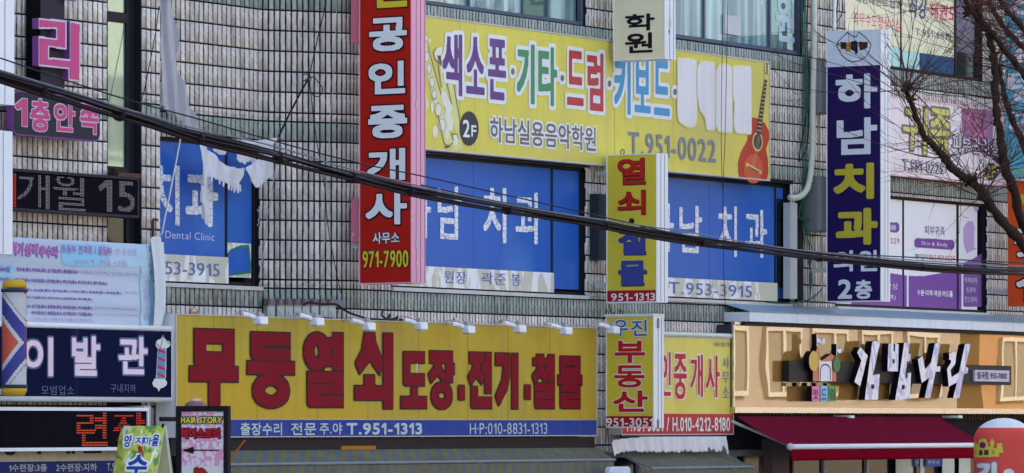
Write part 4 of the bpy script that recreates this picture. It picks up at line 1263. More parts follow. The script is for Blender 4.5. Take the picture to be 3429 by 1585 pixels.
def rrect(s0, s1, z0, z1, r):
    p = []
    for cx, cz, a0 in ((s1 - r, z1 - r, 0), (s0 + r, z1 - r, 90), (s0 + r, z0 + r, 180), (s1 - r, z0 + r, 270)):
        for k in range(6):
            w = math.radians(a0 + k * 18); p.append((cx + r * math.cos(w), cz + r * math.sin(w)))
    return p
PO = .26
ps0, ps1 = W.s(43, PO), W.s(336, PO)
pz1 = W.sz(190, 316, PO)[1]; pz0 = W.sz(190, 464, PO)[1]
pn = thing("hanging_sign", "charcoal rounded sign with magenta lettering and a violet rim, above the white dot display", "sign", W.P((ps0 + ps1) / 2, pz0, PO))
mb = MB(); mb.prism(W, rrect(ps0, ps1, pz0, pz1, .09), PO - .085, PO - .004, 0); mb.build("cabinet", M_VIOLET, pn)
mb = MB(); mb.prism(W, rrect(ps0 + .014, ps1 - .014, pz0 + .014, pz1 - .014, .08), PO - .0035, PO); mb.build("face_panel", M_BOARD, pn)
L = Lettering(W, PO + .007)
for ch, a, b, c, d in (("1", 150, 978, 278, 1266), ("층", 305, 978, 500, 1322), ("안", 540, 1012, 752, 1325), ("쪽", 800, 1030, 988, 1348)):
    L.t('a1', ch, a, b, c, d, bold=.042, out=.012, res=64)
L.build(pn, M_MAGENTA, M_SILVER)

# ---- white projecting signs at the very left
for nm, u0, u1, vt, vb in (("blank white end of the upper projecting sign at the left edge", -150, -8, -120, 351), ("blank white end of the lower projecting sign at the left edge, beside the dot display", -150, -14, 439, 852)):
    r, *_ = proj_sign("projecting_sign", nm, u0, u1, vt, vb, .3, .27, mat("blank white sign face", (206, 212, 228), rough=.4), M_WHITE, (.42,), hinges=())

# ---- dot displays
def dots(root, pl, off, s0, s1, z0, z1, pitch_s, pitch_z, texts, rgb_off):
    ns, nz = int((s1 - s0) / pitch_s), int((z1 - z0) / pitch_z)
    lit = {}
    for r_, ch, a, b, c, d, m, bold in texts:
        (u0, v0), (u1, v1) = K(r_, a, b), K(r_, c, d)
        a0, zc = pl.sz(u0, (v0 + v1) / 2, off); a1 = pl.sz(u1, (v0 + v1) / 2, off)[0]
        y = pl.P((a0 + a1) / 2, zc, off)[1]
        sc, zc = pl.sz((u0 + u1) / 2, (v0 + v1) / 2, off)
        dv = abs(pl.px(a1, zc, off)[1] - pl.px(a0, zc, off)[1]); h = ((v1 - v0) - dv) * y / F
        E = glyph_edges(ch); lo, hi = E.reshape(-1, 2).min(0), E.reshape(-1, 2).max(0)
        E = (E - (lo + hi) / 2) * np.array([(a1 - a0) / (hi[0] - lo[0]), h / (hi[1] - lo[1])]) + np.array([sc, zc])
        cell = pitch_z / 4
        mk, lo = raster(E, cell, 6 * cell); mk = dilate(mk, bold)
        for i in range(ns):
            for j in range(nz):
                s, z = s0 + (i + .5) * pitch_s, z0 + (j + .5) * pitch_z
                x_, y_ = int((s - lo[0]) / cell), int((z - lo[1]) / cell)
                if 0 <= x_ < mk.shape[1] and 0 <= y_ < mk.shape[0] and mk[y_, x_]: lit[(i, j)] = m
    by = {}
    for i in range(ns):
        for j in range(nz):
            m = lit.get((i, j)) or rgb_off
            s, z = s0 + (i + .5) * pitch_s, z0 + (j + .5) * pitch_z
            a, b = pitch_s * .30, pitch_z * .26
            by.setdefault(m.name, (m, MB()))[1].poly([pl.P(s - a, z - b, off), pl.P(s + a, z - b, off), pl.P(s + a, z + b, off), pl.P(s - a, z + b, off)])
    for m, b in by.values(): b.build("dot_print" if m is rgb_off else "lit_dot_print", m, root)
M_LEDOFF = mat("unlit dots", (30, 28, 40), rough=.6, spec=0)
M_LEDW = mat("lit white dots", (98, 92, 102), emit=(.75, .66, .78, .05))
M_LEDR = mat("lit red dots", (150, 30, 24), emit=(1.0, .07, .03, .10))
M_LEDO = mat("lit orange dots", (150, 60, 30), emit=(1.0, .12, .05, .10))
M_LEDBG = mat("display black", (18, 17, 28), rough=.6, spec=0)
EO = .20
e0, e1 = W.s(-120, EO), W.s(464, EO)
ez1 = W.sz(27, 563, EO)[1]; ez0 = W.sz(27, 704, EO)[1]
led = thing("dot_display", "black dot display board with white dot lettering across the narrow window", "display", W.P((e0 + e1) / 2, ez0, EO))
mb = MB(); mb.box(W, e0, e1, ez0, ez1, .03, EO - .012); mb.build("cabinet", M_DKMETAL, led)
mb = MB(); f_ = .028
for q in ((e0, e1, ez0, ez0 + f_), (e0, e1, ez1 - f_, ez1), (e1 - f_, e1, ez0 + f_, ez1 - f_)): mb.box(W, *q, EO - .0115, EO + .01)
mb.build("frame", mat("blue black frame", (34, 36, 54), rough=.4), led)
mb = MB(); mb.box(W, e0, e1 - f_, ez0 + f_, ez1 - f_, EO - .0115, EO - .006); mb.build("face_panel", M_LEDBG, led)
dots(led, W, EO - .002, W.s(20, EO), e1 - f_ - .01, ez0 + f_ + .006, ez1 - f_ - .006, .0245, .0140,
     [('a2', "개", 170, 515, 490, 905, M_LEDW, .4), ('a2', "월", 530, 545, 850, 925, M_LEDW, .4), ('a2', "1", 975, 600, 1112, 920, M_LEDW, 1.0), ('a2', "5", 1175, 610, 1345, 930, M_LEDW, 1.0), ('a2', "새", -120, 510, 152, 870, M_LEDR, 1.2)], M_LEDOFF)
mb = MB(); zf = zpx(W, 390, 573)
mb.box(W, W.s(366), W.s(440), ez1 + .002, ez1 + .05, .0, .12); mb.build("rusty_bracket", mat("rusty brown bracket", (84, 62, 58), rough=.8), led)
mb = MB(); mb.tube([W.P(W.s(376, .08), ez1 + .055, .08), W.P(W.s(376, .2), ez1 + .055, .2)], .035, 10); mb.build("floodlight", M_BLACK, led)

# ---- faded cloth banner
NO = .17
bdisp = lambda s, z: .007 * math.sin(z * 15 + s * .5) + .003 * math.sin(z * 33 + s * 1.1) + .010 * math.sin(s * 2.3 + z)
nz1 = W.sz(200, 803, NO)[1]; nz0 = W.sz(300, 1089, NO)[1]
ns0, ns1 = W.s(-90, NO), W.s(503, NO)
M_BANNER = mat("faded cloth banner", (170, 184, 212), rough=.75, grime=.05, streak=.05)
overlay(M_BANNER, noise_fac(M_BANNER, (.4, .4, 5), 1.0, .45, .85, 2), (150, 162, 192))
ban = thing("cloth_banner", "faded pale blue cloth banner printed with rows of pink names, above the barber sign", "banner", W.P((ns0 + ns1) / 2, nz0, NO))
def sheet(pl, s0, s1, z0, z1, off, disp, nx, ny, name, m, root, edge=None):
    mb = MB()
    for i in range(nx + 1):
        for j in range(ny + 1):
            s, z = s0 + (s1 - s0) * i / nx, z0 + (z1 - z0) * j / ny
            if edge: s, z = edge(s, z, i / nx, j / ny)
            mb.v.append(pl.P(s, z, off + disp(s, z)))
    for i in range(nx):
        for j in range(ny):
            a = i * (ny + 1) + j
            mb.f.append((a, a + ny + 1, a + ny + 2, a + 1)); mb.m.append(0)
    o = mb.build(name, m, root, True)
    sol = o.modifiers.new("thick", 'SOLIDIFY'); sol.thickness = .004
    return o
sheet(W, ns0, ns1, nz0, nz1, NO, bdisp, 60, 44, "cloth", M_BANNER, ban)
hd = lambda s, z: .03 * abs(math.sin(z * 3.1 + 1)) + .022 * math.sin(s * 34 + z * 3)
sheet(W, ns1 - .02, W.s(545, NO), nz0 - .02, nz1 + .06, NO + .03, hd, 12, 30, "hem", mat("white folded hem", (190, 198, 216), rough=.7, grime=.05), ban,
      lambda s, z, i, j: (s - .10 * i * (.85 - j) * (j < .85), z + .03 * math.sin(i * 5)))
L = Lettering(W, NO + .006, bdisp)
q0 = W.sz(203, 780 + 100 / 2.978, NO)[0]; q1 = W.s(500, NO)
L.shape('a3', [(605, 118), (640, 95), (1060, 118), (1080, 300), (1080, 338), (640, 334), (620, 300)], cell=.012)
L.shape('a3', [(-60, 318), (110, 320), (142, 345), (142, 385), (110, 405), (-60, 402)], cell=.012); L.shape('a3', [(-60, 425), (110, 428), (140, 452), (130, 485), (-60, 492)], cell=.012)
L.shape('a3', [(1495, 105), (1530, 110), (1528, 940), (1492, 935)], cell=.012)
L.build(ban, mat("sky blue print", (130, 180, 218), rough=.7, grime=.05), name='blue_print')
L = Lettering(W, NO + .0075, bdisp)
L.shape('a3', [(1080, 118), (1490, 118), (1490, 340), (1080, 338)], cell=.014); L.shape('a3', [(1400, 340), (1494, 340), (1490, 935), (1400, 930)], cell=.014)
L.build(ban, mat("washed blue print", (158, 186, 216), rough=.7, grime=.05), name='blue_print')
L = Lettering(W, NO + .012, bdisp)
L.t('a3', "2학기", 76, 88, 236, 236, bold=.04, out=.007, res=40, shear=.12); L.t('a3', "성적", 250, 100, 382, 242, bold=.04, out=.007, res=40, shear=.12); L.t('a3', "우수자", 396, 125, 586, 252, bold=.04, out=.007, res=40, shear=.12)
L.build(ban, mat("violet pink print", (176, 108, 186), rough=.7), mat("violet print edge", (120, 96, 160), rough=.7))
L = Lettering(W, NO + .012, bdisp)
L.t('a3', "초등부 전과목 / 중등부", 620, 112, 1125, 232, bold=.03, res=34)
L.build(ban, mat("mauve print", (150, 120, 186), rough=.7))
L = Lettering(W, NO + .012, bdisp)
L.t('a3', "영·수전문", 1150, 150, 1372, 236, bold=.02, res=30); L.t('a3', "교육상담", 740, 262, 880, 318, bold=.03, res=26); L.t('a3', "T. 953-4330", 910, 265, 1272, 332, bold=.02, res=28)
for k, ch in enumerate("수전문학원"): L.t('a3', ch, 1428, 470 + k * 82, 1488, 540 + k * 82, bold=.03, res=24)
L.build(ban, mat("faint pink print", (178, 148, 196), rough=.7))
L = Lettering(W, NO + .012, bdisp)
for body, a, b, c, d in (("전도경(중3) 박찬호(중3) 안기원(중3) 홍승훈(초6)", 165, 342, 780, 416), ("전도경(중3) 이민재(중3) 조의현(중3) 박민규(중1) 박건우(초5) 왕지혜(초3)", 160, 448, 1078, 530),
                          ("정윤정(중3) 김상철(중2) 정예찬(중2) 이안나(중1) 최세호(중1) 추예빈(중1)", 165, 548, 1225, 622), ("박서연(초5) 이상훈(초5) 최연수(초4) 김현우(초3) 왕지혜(초3)", 165, 622, 925, 682),
                          ("이준영(초5) 안기원(중3) 임창환(중1) 최세호(중1) 허서희(중1)", 165, 708, 920, 775), ("박서연(초5) 송원길(초5) 신다정(초5) 이상훈(초6)", 320, 775, 925, 838), ("100점", -10, 335, 96, 392), ("100점", -10, 440, 92, 484)):
    L.t('a3', body, a, b, c, d, bold=.05, res=20)
L.build(ban, mat("lilac name print", (122, 96, 168), rough=.7))
L = Lettering(W, NO + .012, bdisp)
for body, a, b, c, d in (("박서연(초5) 정수빈(초5) 김효린(초4) 강예린(초4)", 795, 375, 1385, 448), ("송원길(초6)", 1238, 580, 1372, 622), ("김현수(초6) 김서연(초5) 이준영(초5)", 932, 735, 1375, 785),
                          ("정수빈(초5) 임성은(초4) 정예원(초4)", 945, 800, 1380, 845), ("최연수(초4) 김현우(초3) 왕지혜(초3) 박윤서(초1)", 342, 842, 930, 902)):
    L.t('a3', body, a, b, c, d, bold=.02, res=20)
L.build(ban, mat("pale lilac name print", (140, 126, 184), rough=.7))

# ---- barber shop sign and its pole
VO = .36
vz1 = W.sz(560, 780 + 985 / 2.978, VO)[1]; vz0 = W.sz(540, 1185 + 432 / 2.978, VO)[1]
vs0, vs1 = W.s(-120, VO), W.s(574, VO)
M_NVY = mat("dark navy board", (20, 25, 56), rough=.5, spec=.0, grime=.08, streak=.06)
overlay(M_NVY, noise_fac(M_NVY, (6, 6, .22), 1.0, .66, .95, 4), (60, 74, 116))
bar = flat_sign("wall_sign", "dark navy wall sign with pale pink lettering and a painted barber pole", W, (vs0, vs1, vz0, vz1), VO, .24, M_NVY, M_WHITE)
for nm, zz in (("top_tube", vz1 + .03), ("bottom_tube", vz0 - .028)):
    mb = MB(); mb.tube([W.P(vs0, zz, VO - .02), W.P(vs1 + .01, zz, VO - .02)], .030, 10); mb.build(nm, M_WHITE if nm[0] == 't' else M_ALU, bar, True)
mb = MB(); mb.box(W, vs1 + .001, vs1 + .05, vz0 - .03, vz1 + .03, VO - .22, VO - .03); mb.build("end_cap", M_WHITE, bar)
L = Lettering(W, VO + .010)
L.t('a3', "이", 232, 1038, 530, 1432, bold=.035, out=.022, res=64); L.t('a3', "발", 718, 1028, 1002, 1430, bold=.035, out=.022, res=64); L.t('a3', "관", 1183, 1032, 1472, 1415, bold=.035, out=.022, res=64)
L.build(bar, mat("pale pink letters", (216, 190, 216), rough=.4, streak=.1), mat("blue glow print", (74, 88, 138), rough=.4))
L = Lettering(W, VO + .008)
L.t('a4', "모범업소", 412, 312, 742, 415, bold=.02, res=40); L.t('a4', "구내지하", 1103, 298, 1358, 392, bold=.02, res=40)
L.build(bar, mat("washed grey blue print", (84, 94, 132), rough=.4))
L = Lettering(W, VO + .006)
L.shape('a3', [(1628, 1018), (1650, 1065), (1695, 1085), (1700, 1120), (1680, 1142), (1660, 1150), (1655, 1455), (1555, 1452), (1572, 1150), (1556, 1135), (1550, 1105), (1570, 1070), (1605, 1058)])
L.shape('a4', [(1540, 250), (1645, 250), (1668, 285), (1660, 315), (1630, 338), (1600, 345), (1583, 380), (1570, 345), (1530, 325), (1518, 295)])
L.build(bar, mat("pale emblem print", (188, 198, 210), rough=.4), name='emblem_print')
L = Lettering(W, VO + .009)
L.shape('a3', [(1576, 1152), (1654, 1150), (1648, 1452), (1562, 1452)])
L.build(bar, mat("blue emblem print", (92, 128, 184), rough=.4), name='emblem_print')
L = Lettering(W, VO + .011)
for y in (1168, 1250, 1335, 1410): L.shape('a3', [(1574, y - 14), (1600, y - 8), (1650, y + 16), (1648, y + 38), (1600, y + 22), (1572, y + 6)])
L.build(bar, mat("crimson emblem print", (168, 44, 70), rough=.4), name='emblem_print')
L = Lettering(W, VO + .011)
L.stroke('a3', [(1555, 1098), (1600, 1150), (1628, 1030), (1690, 1105)], .008)
L.build(bar, mat("emblem line print", (60, 60, 60)), name='emblem_print')

KO = .95
ks = W.s(48, KO); kp = W.P(ks, 0, KO); ky = kp[1]
zz = lambda v: CH + (HV - v) / F * ky
R_ = 42 / F * ky
pole = thing("barber_pole", "glass barber pole with blue white and orange stripes and yellow caps, at the left edge", "barber pole", W.P(ks, zz(1326), KO))
z0_, z1_ = zz(1185 + 308 / 2.978), zz(780 + 592 / 2.978)
mb = MB(); NA, NZ = 72, 110
for j in range(NZ + 1):
    for i in range(NA):
        w = 2 * math.pi * i / NA; mb.v.append((kp[0] + R_ * .93 * math.cos(w), kp[1] + R_ * .93 * math.sin(w), z0_ + (z1_ - z0_) * j / NZ))
for j in range(NZ):
    for i in range(NA):
        a = j * NA + i; b = j * NA + (i + 1) % NA
        mb.f.append((a, b, b + NA, a + NA))
        xr = 30 + 240 * (math.cos(2 * math.pi * (i + .5) / NA) + .98) / 1.96
        yy = 600 + 916 * (1 - (j + .5) / NZ); d_ = abs(yy - 1100); dc = 372 - 1.25 * (xr - 30)
        if math.sin(2 * math.pi * (i + .5) / NA) > 0: dc = 372 - 1.25 * (270 - xr)
        e_ = d_ - dc
        mb.m.append(0 if abs(e_) < 88 else 2 if e_ < -150 else 3 if 140 < e_ < 152 else 2 if e_ > 400 else 1)
mb.build("striped_drum", [mat("barber blue", (70, 74, 164), rough=.3), mat("barber white", (206, 212, 230), rough=.3), mat("barber orange red", (206, 100, 84), rough=.3), mat("barber thin line", (110, 100, 130), rough=.3)], pole, True)
mg = D.materials.new("clear glass tube"); mg.use_nodes = True
pb = mg.node_tree.nodes["Principled BSDF"]; pb.inputs["Transmission Weight"].default_value = 1.0; pb.inputs["Roughness"].default_value = .02; pb.inputs["IOR"].default_value = 1.08
mb = MB(); mb.lathe(kp[:2], [(R_, z0_), (R_, z1_)], 48); mb.build("glass_tube", mg, pole, True)
MYC = mat("yellow cap", (178, 148, 50), rough=.3, grime=.1)
h_ = z1_ + .03
mb = MB(); mb.lathe(kp[:2], [(0, h_ + .10), (R_ * .55, h_ + .098), (R_ * .82, h_ + .085), (R_ * .95, h_ + .05), (R_ * 1.0, h_ + .012), (0, h_ + .01)], 40); mb.build("cap", MYC, pole, True)
mb = MB(); mb.lathe(kp[:2], [(0, z0_ - .035), (R_ * 1.02, z0_ - .036), (R_ * .98, z0_ - .07), (R_ * .8, z0_ - .115), (0, z0_ - .118)], 40); mb.build("base", MYC, pole, True)
mb = MB(); mb.lathe(kp[:2], [(R_ * .9, z1_ - .002), (R_ * 1.07, z1_ - .001), (R_ * 1.07, z1_ + .035), (0, z1_ + .036)], 40); mb.build("rim", mat("navy rim", (48, 52, 74), rough=.3), pole, True)
mb = MB(); mb.lathe(kp[:2], [(0, z0_ - .034), (R_ * 1.05, z0_ - .033), (R_ * 1.05, z0_ - .001), (R_ * .9, z0_)], 40); mb.build("rim", mat("navy rim", (48, 52, 74)), pole, True)
mb = MB(); mb.box(W, ks - .05, ks + .05, z0_ - .1, z0_ - .04, .03, KO - R_); mb.build("wall_arm", M_ALU, pole)

# ---- red dot display and the strip sign below it
XO = .46
xs0, xs1 = W.s(-140, XO), W.s(496, XO)
xz1 = W.sz(300, 1185 + 535 / 2.978, XO)[1]; xz0 = W.sz(200, 1185 + 970 / 2.978, XO)[1]
ld2 = thing("dot_display", "black dot display board with red and orange dot lettering in a white frame", "display", W.P((xs0 + xs1) / 2, xz0, XO))
mb = MB(); mb.box(W, xs0, xs1, xz0, xz1, .05, XO - .012); mb.build("cabinet", M_ALU, ld2)
mb = MB(); f_ = .036
for q in ((xs0, xs1, xz0, xz0 + f_), (xs0, xs1, xz1 - f_, xz1), (xs1 - .02, xs1, xz0 + f_, xz1 - f_)): mb.box(W, *q, XO - .0115, XO + .012)
mb.build("frame", M_WHITE, ld2)
mb = MB(); mb.box(W, xs0, xs1 - .02, xz0 + f_, xz1 - f_, XO - .0115, XO - .006); mb.build("face_panel", M_LEDBG, ld2)
dots(ld2, W, XO - .002, W.s(8, XO), xs1 - .03, xz0 + f_ + .01, xz1 - f_ - .006, .0225, .0255,
     [('a4', "련", 762, 588, 1068, 920, M_LEDO, 1.6), ('a4', "장", 1128, 590, 1448, 920, M_LEDR, 1.6)], M_LEDOFF)
mb = MB(); mb.box(W, xs1 + .003, xs1 + .13, xz0 + .05, xz1 + .02, .1, XO - .06); mb.build("end_box", mat("pale grey end box", (156, 160, 166), rough=.5), ld2)
QO = .30
qz1 = xz0 - .005; qzm = W.sz(200, 1185 + 1072 / 2.978, QO)[1]; qz0 = qzm - .50
strip = flat_sign("wall_sign", "cream and navy strip sign with grey lettering under the red dot display", W, (xs0, W.s(560, QO), qz0, qz1), QO, .2, mat("cream strip", (158, 154, 140), rough=.5, grime=.15, streak=.3), M_ALU)
mb = MB(); mb.box(W, xs0 + .01, W.s(560, QO) - .01, qz0 + .01, qzm, QO + .001, QO + .005); mb.build("navy_band", mat("navy strip", (42, 50, 104), rough=.5, spec=0, grime=.1, streak=.15), strip)
L = Lettering(W, QO + .010)
L.t('a4', "1수련장:3층", 90, 1095, 470, 1180, bold=.03, res=40); L.t('a4', "2수련장:지하", 560, 1090, 968, 1178, bold=.03, res=40); L.t('a4', "T.951", 1066, 1088, 1200, 1168, bold=.03, res=40)
L.build(strip, mat("grey strip print", (142, 148, 160), rough=.5))
L = Lettering(W, QO + .006)
L.ell('a4', 100, 960, 62, 55); L.shape('a4', [(368, 960), (412, 960), (412, 1003), (368, 1003)]); L.shape('a4', [(660, 960), (700, 960), (700, 1000), (660, 1000)]); L.shape('a4', [(712, 960), (748, 960), (748, 1000), (712, 1000)]); L.shape('a4', [(830, 960), (1014, 960), (1014, 994), (830, 994)])
L.build(strip, mat("black cut print", (36, 34, 38)), name='black_print')

# ---- A-frame board and framed board on the pavement
AP = S(406, 3.0); aw = AP.s(551)
az = CH + (HV - (1185 + 722 / 2.978)) / F * AP.P(.2, 0)[1]
lean = lambda k: (lambda s, z: (az - z) * k)
afr = thing("a_frame_board", "leaning green banner board with blue lettering on the pavement, below the barber sign", "signboard", AP.P(aw / 2, 0, 0))
M_LEAF = mat("leafy green print", (172, 184, 84), rough=.4, grime=.02, streak=.02)
ml = M_LEAF
zL = noise_fac(ml, (7, 7, 4.0), 1.6, .48, .60, 5, 1.2)
n_, p_ = tweak(ml); tc_ = n_.nodes.new("ShaderNodeTexCoord"); sp_ = n_.nodes.new("ShaderNodeSeparateXYZ"); n_.links.new(tc_.outputs["Object"], sp_.inputs[0])
mr_ = n_.nodes.new("ShaderNodeMapRange"); mr_.inputs[1].default_value = az - .50; mr_.inputs[2].default_value = az - .34
n_.links.new(sp_.outputs[2], mr_.inputs[0])
mm_ = n_.nodes.new("ShaderNodeMath"); mm_.operation = 'MULTIPLY'; n_.links.new(zL, mm_.inputs[0]); n_.links.new(mr_.outputs[0], mm_.inputs[1])
overlay(ml, mm_.outputs[0], (82, 130, 66))
w_ = noise_fac(ml, (5, 5, 2.5), 1.9, .58, .66, 3, 1.0)
mm2 = n_.nodes.new("ShaderNodeMath"); mm2.operation = 'MULTIPLY'; n_.links.new(w_, mm2.inputs[0]); n_.links.new(mr_.outputs[0], mm2.inputs[1])
overlay(ml, mm2.outputs[0], (206, 216, 196))
sheet(AP, 0, aw, .10, az, 0, lean(.30), 2, 10, "front_banner", M_LEAF, afr)
sheet(AP, 0, aw, .10, az, -.03, lean(-.22), 2, 10, "rear_banner", mat("pale lilac banner back", (196, 200, 176), rough=.5), afr)
for a in (0.01, aw - .01):
    for k in (.28, -.20):
        mb = MB(); mb.tube([AP.P(a, az + .005, -.012), AP.P(a, 0, -.012 + az * k)], .010, 6); mb.build("leg", M_ALU, afr)
for a in (.015, aw - .015):
    mb = MB(); mb.tube([AP.P(a, az - .01, .012), AP.P(a, az + .02, .0)], .014, 6); mb.build("clip", M_BLACK, afr)
L = Lettering(AP, .010, lean(.30))
for ch, a, b, c, d in (("양", 1235, 808, 1312, 935), ("지", 1345, 830, 1432, 908), ("마", 1432, 828, 1515, 910), ("을", 1515, 802, 1588, 925)):
    L.t('a4', ch, a, b, c, d, bold=.045, out=.014, res=44)
L.t('a4', "수", 1262, 1005, 1470, 1235, bold=.045, out=.020, res=56)
L.build(afr, mat("blue brush print", (38, 66, 150), rough=.4), mat("white print glow", (212, 220, 236), rough=.4))
L = Lettering(AP, .007, lean(.30))
L.shape('a4', [(1370, 925), (1405, 915), (1425, 980), (1430, 1040), (1385, 1000)]); L.build(afr, mat("red paint dab", (150, 44, 44)), name='red_print')

HP_ = S(589, 2.3); hw = HP_.s(763)
hy = HP_.P(.2, 0)[1]; hz = CH + (HV - 1360) / F * hy
hair = thing("framed_banner", "pink patterned banner with a black arrow in a black tube frame", "signboard", HP_.P(hw / 2, 0, 0))
for nm, q in (("post", (0, .055, 0, hz)), ("post", (hw - .055, hw, 0, hz)), ("top_rail", (.055, hw - .055, hz - .055, hz)), ("bottom_rail", (.055, hw - .055, .4, .45))):
    mb = MB(); mb.box(HP_, *q, -.05, 0); mb.build(nm, M_BLACK, hair)
mb = MB(); mb.box(W, W.s(538, 2.2), W.s(592, 2.2), HP_.sz(560, 1185 + 655 / 2.978)[1] - .02, HP_.sz(560, 1185 + 640 / 2.978)[1] + .01, 2.18, 2.22); mb.build("side_arm", M_BLACK, hair)
b0_, b1_ = HP_.s(598), HP_.s(749)
bz1_ = CH + (HV - (1185 + 568 / 2.978)) / F * hy; bzm = CH + (HV - (1185 + 1118 / 2.978)) / F * hy
M_FLOR = mat("pink petal print", (206, 144, 194), rough=.45, grime=.02, streak=.02)
n_, p_ = tweak(M_FLOR)
tc_ = n_.nodes.new("ShaderNodeTexCoord"); vo_ = n_.nodes.new("ShaderNodeTexVoronoi"); vo_.inputs["Scale"].default_value = 22
n_.links.new(tc_.outputs["Object"], vo_.inputs["Vector"])
r_ = n_.nodes.new("ShaderNodeMapRange"); r_.inputs[1].default_value = .58; r_.inputs[2].default_value = .50; n_.links.new(vo_.outputs["Distance"], r_.inputs[0])
overlay(M_FLOR, r_.outputs[0], (214, 204, 226))
mb = MB(); mb.box(HP_, b0_, b1_, bzm, bz1_, -.028, -.020); mb.build("banner_sheet", M_FLOR, hair)
mb = MB(); mb.box(HP_, b0_, b1_, .5, bzm - .001, -.028, -.020); mb.build("banner_sheet", mat("white lower banner", (206, 212, 228), rough=.45), hair)
L = Lettering(HP_, -.010)
L.t('a4', "HAIR STORY", 1802, 630, 2215, 695, bold=.05, out=.010, res=44); L.build(hair, mat("lemon print", (204, 200, 70), rough=.4), mat("dark olive edge", (44, 46, 48)))
L = Lettering(HP_, -.010)
L.t('a4', "헤어스토리", 1802, 742, 2192, 846, bold=.05, out=.010, res=48); L.build(hair, mat("scarlet print", (172, 34, 52), rough=.4), mat("dark wine edge", (66, 26, 44)))
L = Lettering(HP_, -.010)
L.shape('a4', [(1812, 962), (1932, 926), (1932, 957), (2184, 957), (2184, 969), (1932, 969), (1930, 1000)]); L.build(hair, mat("black arrow print", (30, 24, 36)), name='arrow_print')
L = Lettering(HP_, -.010)
L.shape('a4', [(1925, 1150), (1940, 1130), (1970, 1125), (1990, 1140), (2010, 1128), (2040, 1150), (2075, 1192), (2080, 1230), (1930, 1230)]); L.build(hair, mat("russet print", (150, 48, 34), rough=.4, grime=.3), name='russet_print')
lt_s = W.s(655, 1.6); lp_ = W.P(lt_s, 0, 1.6); ly = lp_[1]; lz = lambda v: CH + (HV - v) / F * ly
lant = thing("street_lantern", "mauve domed lantern with a cream cap, behind the pink banner frame", "lantern", W.P(lt_s, 0, 1.6))
mb = MB(); mb.lathe(lp_[:2], [(0, lz(1380)), (.06, lz(1379)), (.09, lz(1371)), (.115, lz(1362)), (.105, lz(1352)), (.075, lz(1346)), (0, lz(1345))], 20); mb.build("dome", mat("mauve lantern", (120, 86, 108), rough=.4), lant, True)
mb = MB(); mb.lathe(lp_[:2], [(.05, lz(1346)), (.062, lz(1342)), (.055, lz(1336)), (0, lz(1335))], 16); mb.build("cap", mat("cream lantern cap", (186, 178, 158)), lant, True)
mb = MB(); mb.tube([(lp_[0], lp_[1], 0), (lp_[0], lp_[1], lz(1379))], .035, 8); mb.build("post", M_BLACK, lant)

# ---- torn cloth on the recessed bay
M_RAG = mat("grey white torn cloth", (184, 187, 206), rough=.85, grime=.10, streak=.20)
def rag(name, label, pl, off, polys, folds, group=None, m=None, cat="torn cloth"):
    L = Lettering(pl, off, folds, maxrun=1)
    for r_, pts in polys: L.shape(r_, pts, cell=.011)
    o = L.fill.build(name, m or M_RAG)
    me = o.data
    import bmesh
    b = bmesh.new(); b.from_mesh(me); bmesh.ops.remove_doubles(b, verts=b.verts, dist=.0005); b.to_mesh(me); b.free()
    for p in me.polygons: p.use_smooth = True
    sol = o.modifiers.new("thick", 'SOLIDIFY'); sol.thickness = .005
    return tag(o, label, cat, group)
rg = random.Random(11)
def fray(a, b, n, lo, hi):
    "ragged line from a to b, teeth hanging down"
    out = []
    for k in range(n + 1):
        t = k / n
        out.append((a[0] + (b[0] - a[0]) * t, a[1] + (b[1] - a[1]) * t + (rg.uniform(lo, hi) if k % 2 else rg.uniform(0, lo))))
    return out
fold1 = lambda s, z: .026 * math.sin(s * 30 + z * 2.2) + .014 * math.sin(s * 61 + z * 5 + 2 * math.sin(z * 2)) + .010 * math.sin(z * 5)
rag("torn_cloth", "long grey torn cloth hanging down the recessed bay, from the top of the view", A2, .30,
    [('a1', [(1605, -60), (1700, -60), (1690, 40), (1722, 170), (1750, 350), (1792, 560), (1800, 720), (1860, 930), (1925, 1130), (1962, 1220), (2000, 1350), (1900, 1340), (1830, 1290), (1790, 1185), (1720, 1130), (1622, 1050), (1612, 700), (1606, 250)])], fold1, None, mat("lead grey torn cloth", (158, 160, 180), rough=.85, grime=.15, streak=.25))
fold2 = lambda s, z: .020 * math.sin(s * 8 + z * 6) + .016 * math.sin(s * 21 - z * 8) + .008 * math.sin(s * 43 + z * 13)
def T(x, y): return (520 + x / 2.977, 380 + y / 2.977)
rag("torn_cloth", "white cloth swag with a frayed lower edge, sagging across the left blue window", A2, .26,
    [('S', [T(*p) for p in [(435, 290), (500, 310), (560, 390), (640, 470), (740, 530), (830, 548), (905, 545), (885, 600), (862, 690), *fray((850, 760), (720, 700), 8, 8, 32), *fray((700, 690), (540, 620), 8, 4, 20), (520, 640), (520, 740), (525, 960), *fray((535, 1080), (450, 1030), 6, 10, 50), (470, 900), (470, 700), (478, 560), (460, 420)]])], fold2)
rag("torn_cloth", "white torn cloth corner tied up at the splayed wall, right of the swag", A2, .30,
    [('S', [T(*p) for p in [(690, 275), (830, 270), (960, 275), (1090, 262), (1222, 232), (1185, 300), (1165, 360), (1165, 500), (1178, 610), *fray((1130, 650), (1010, 740), 6, 5, 30), (965, 690), (935, 610), (900, 545), (960, 510), (1040, 450), (1080, 400), (960, 330), (800, 300)]])], fold2)
rag("torn_cloth", "small white cloth scrap under the cables, left of the dark window bar", A2, .22, [('S', [T(*p) for p in [(585, 330), (720, 350), (700, 410), (640, 415), (575, 370)]])], fold2)
rag("torn_cloth", "small white cloth scrap with hanging teeth, right of the dark window bar", A2, .22, [('S', [T(*p) for p in [(770, 370), (990, 420), *fray((990, 470), (830, 470), 8, 10, 45), (805, 450), (835, 425)]])], fold2)

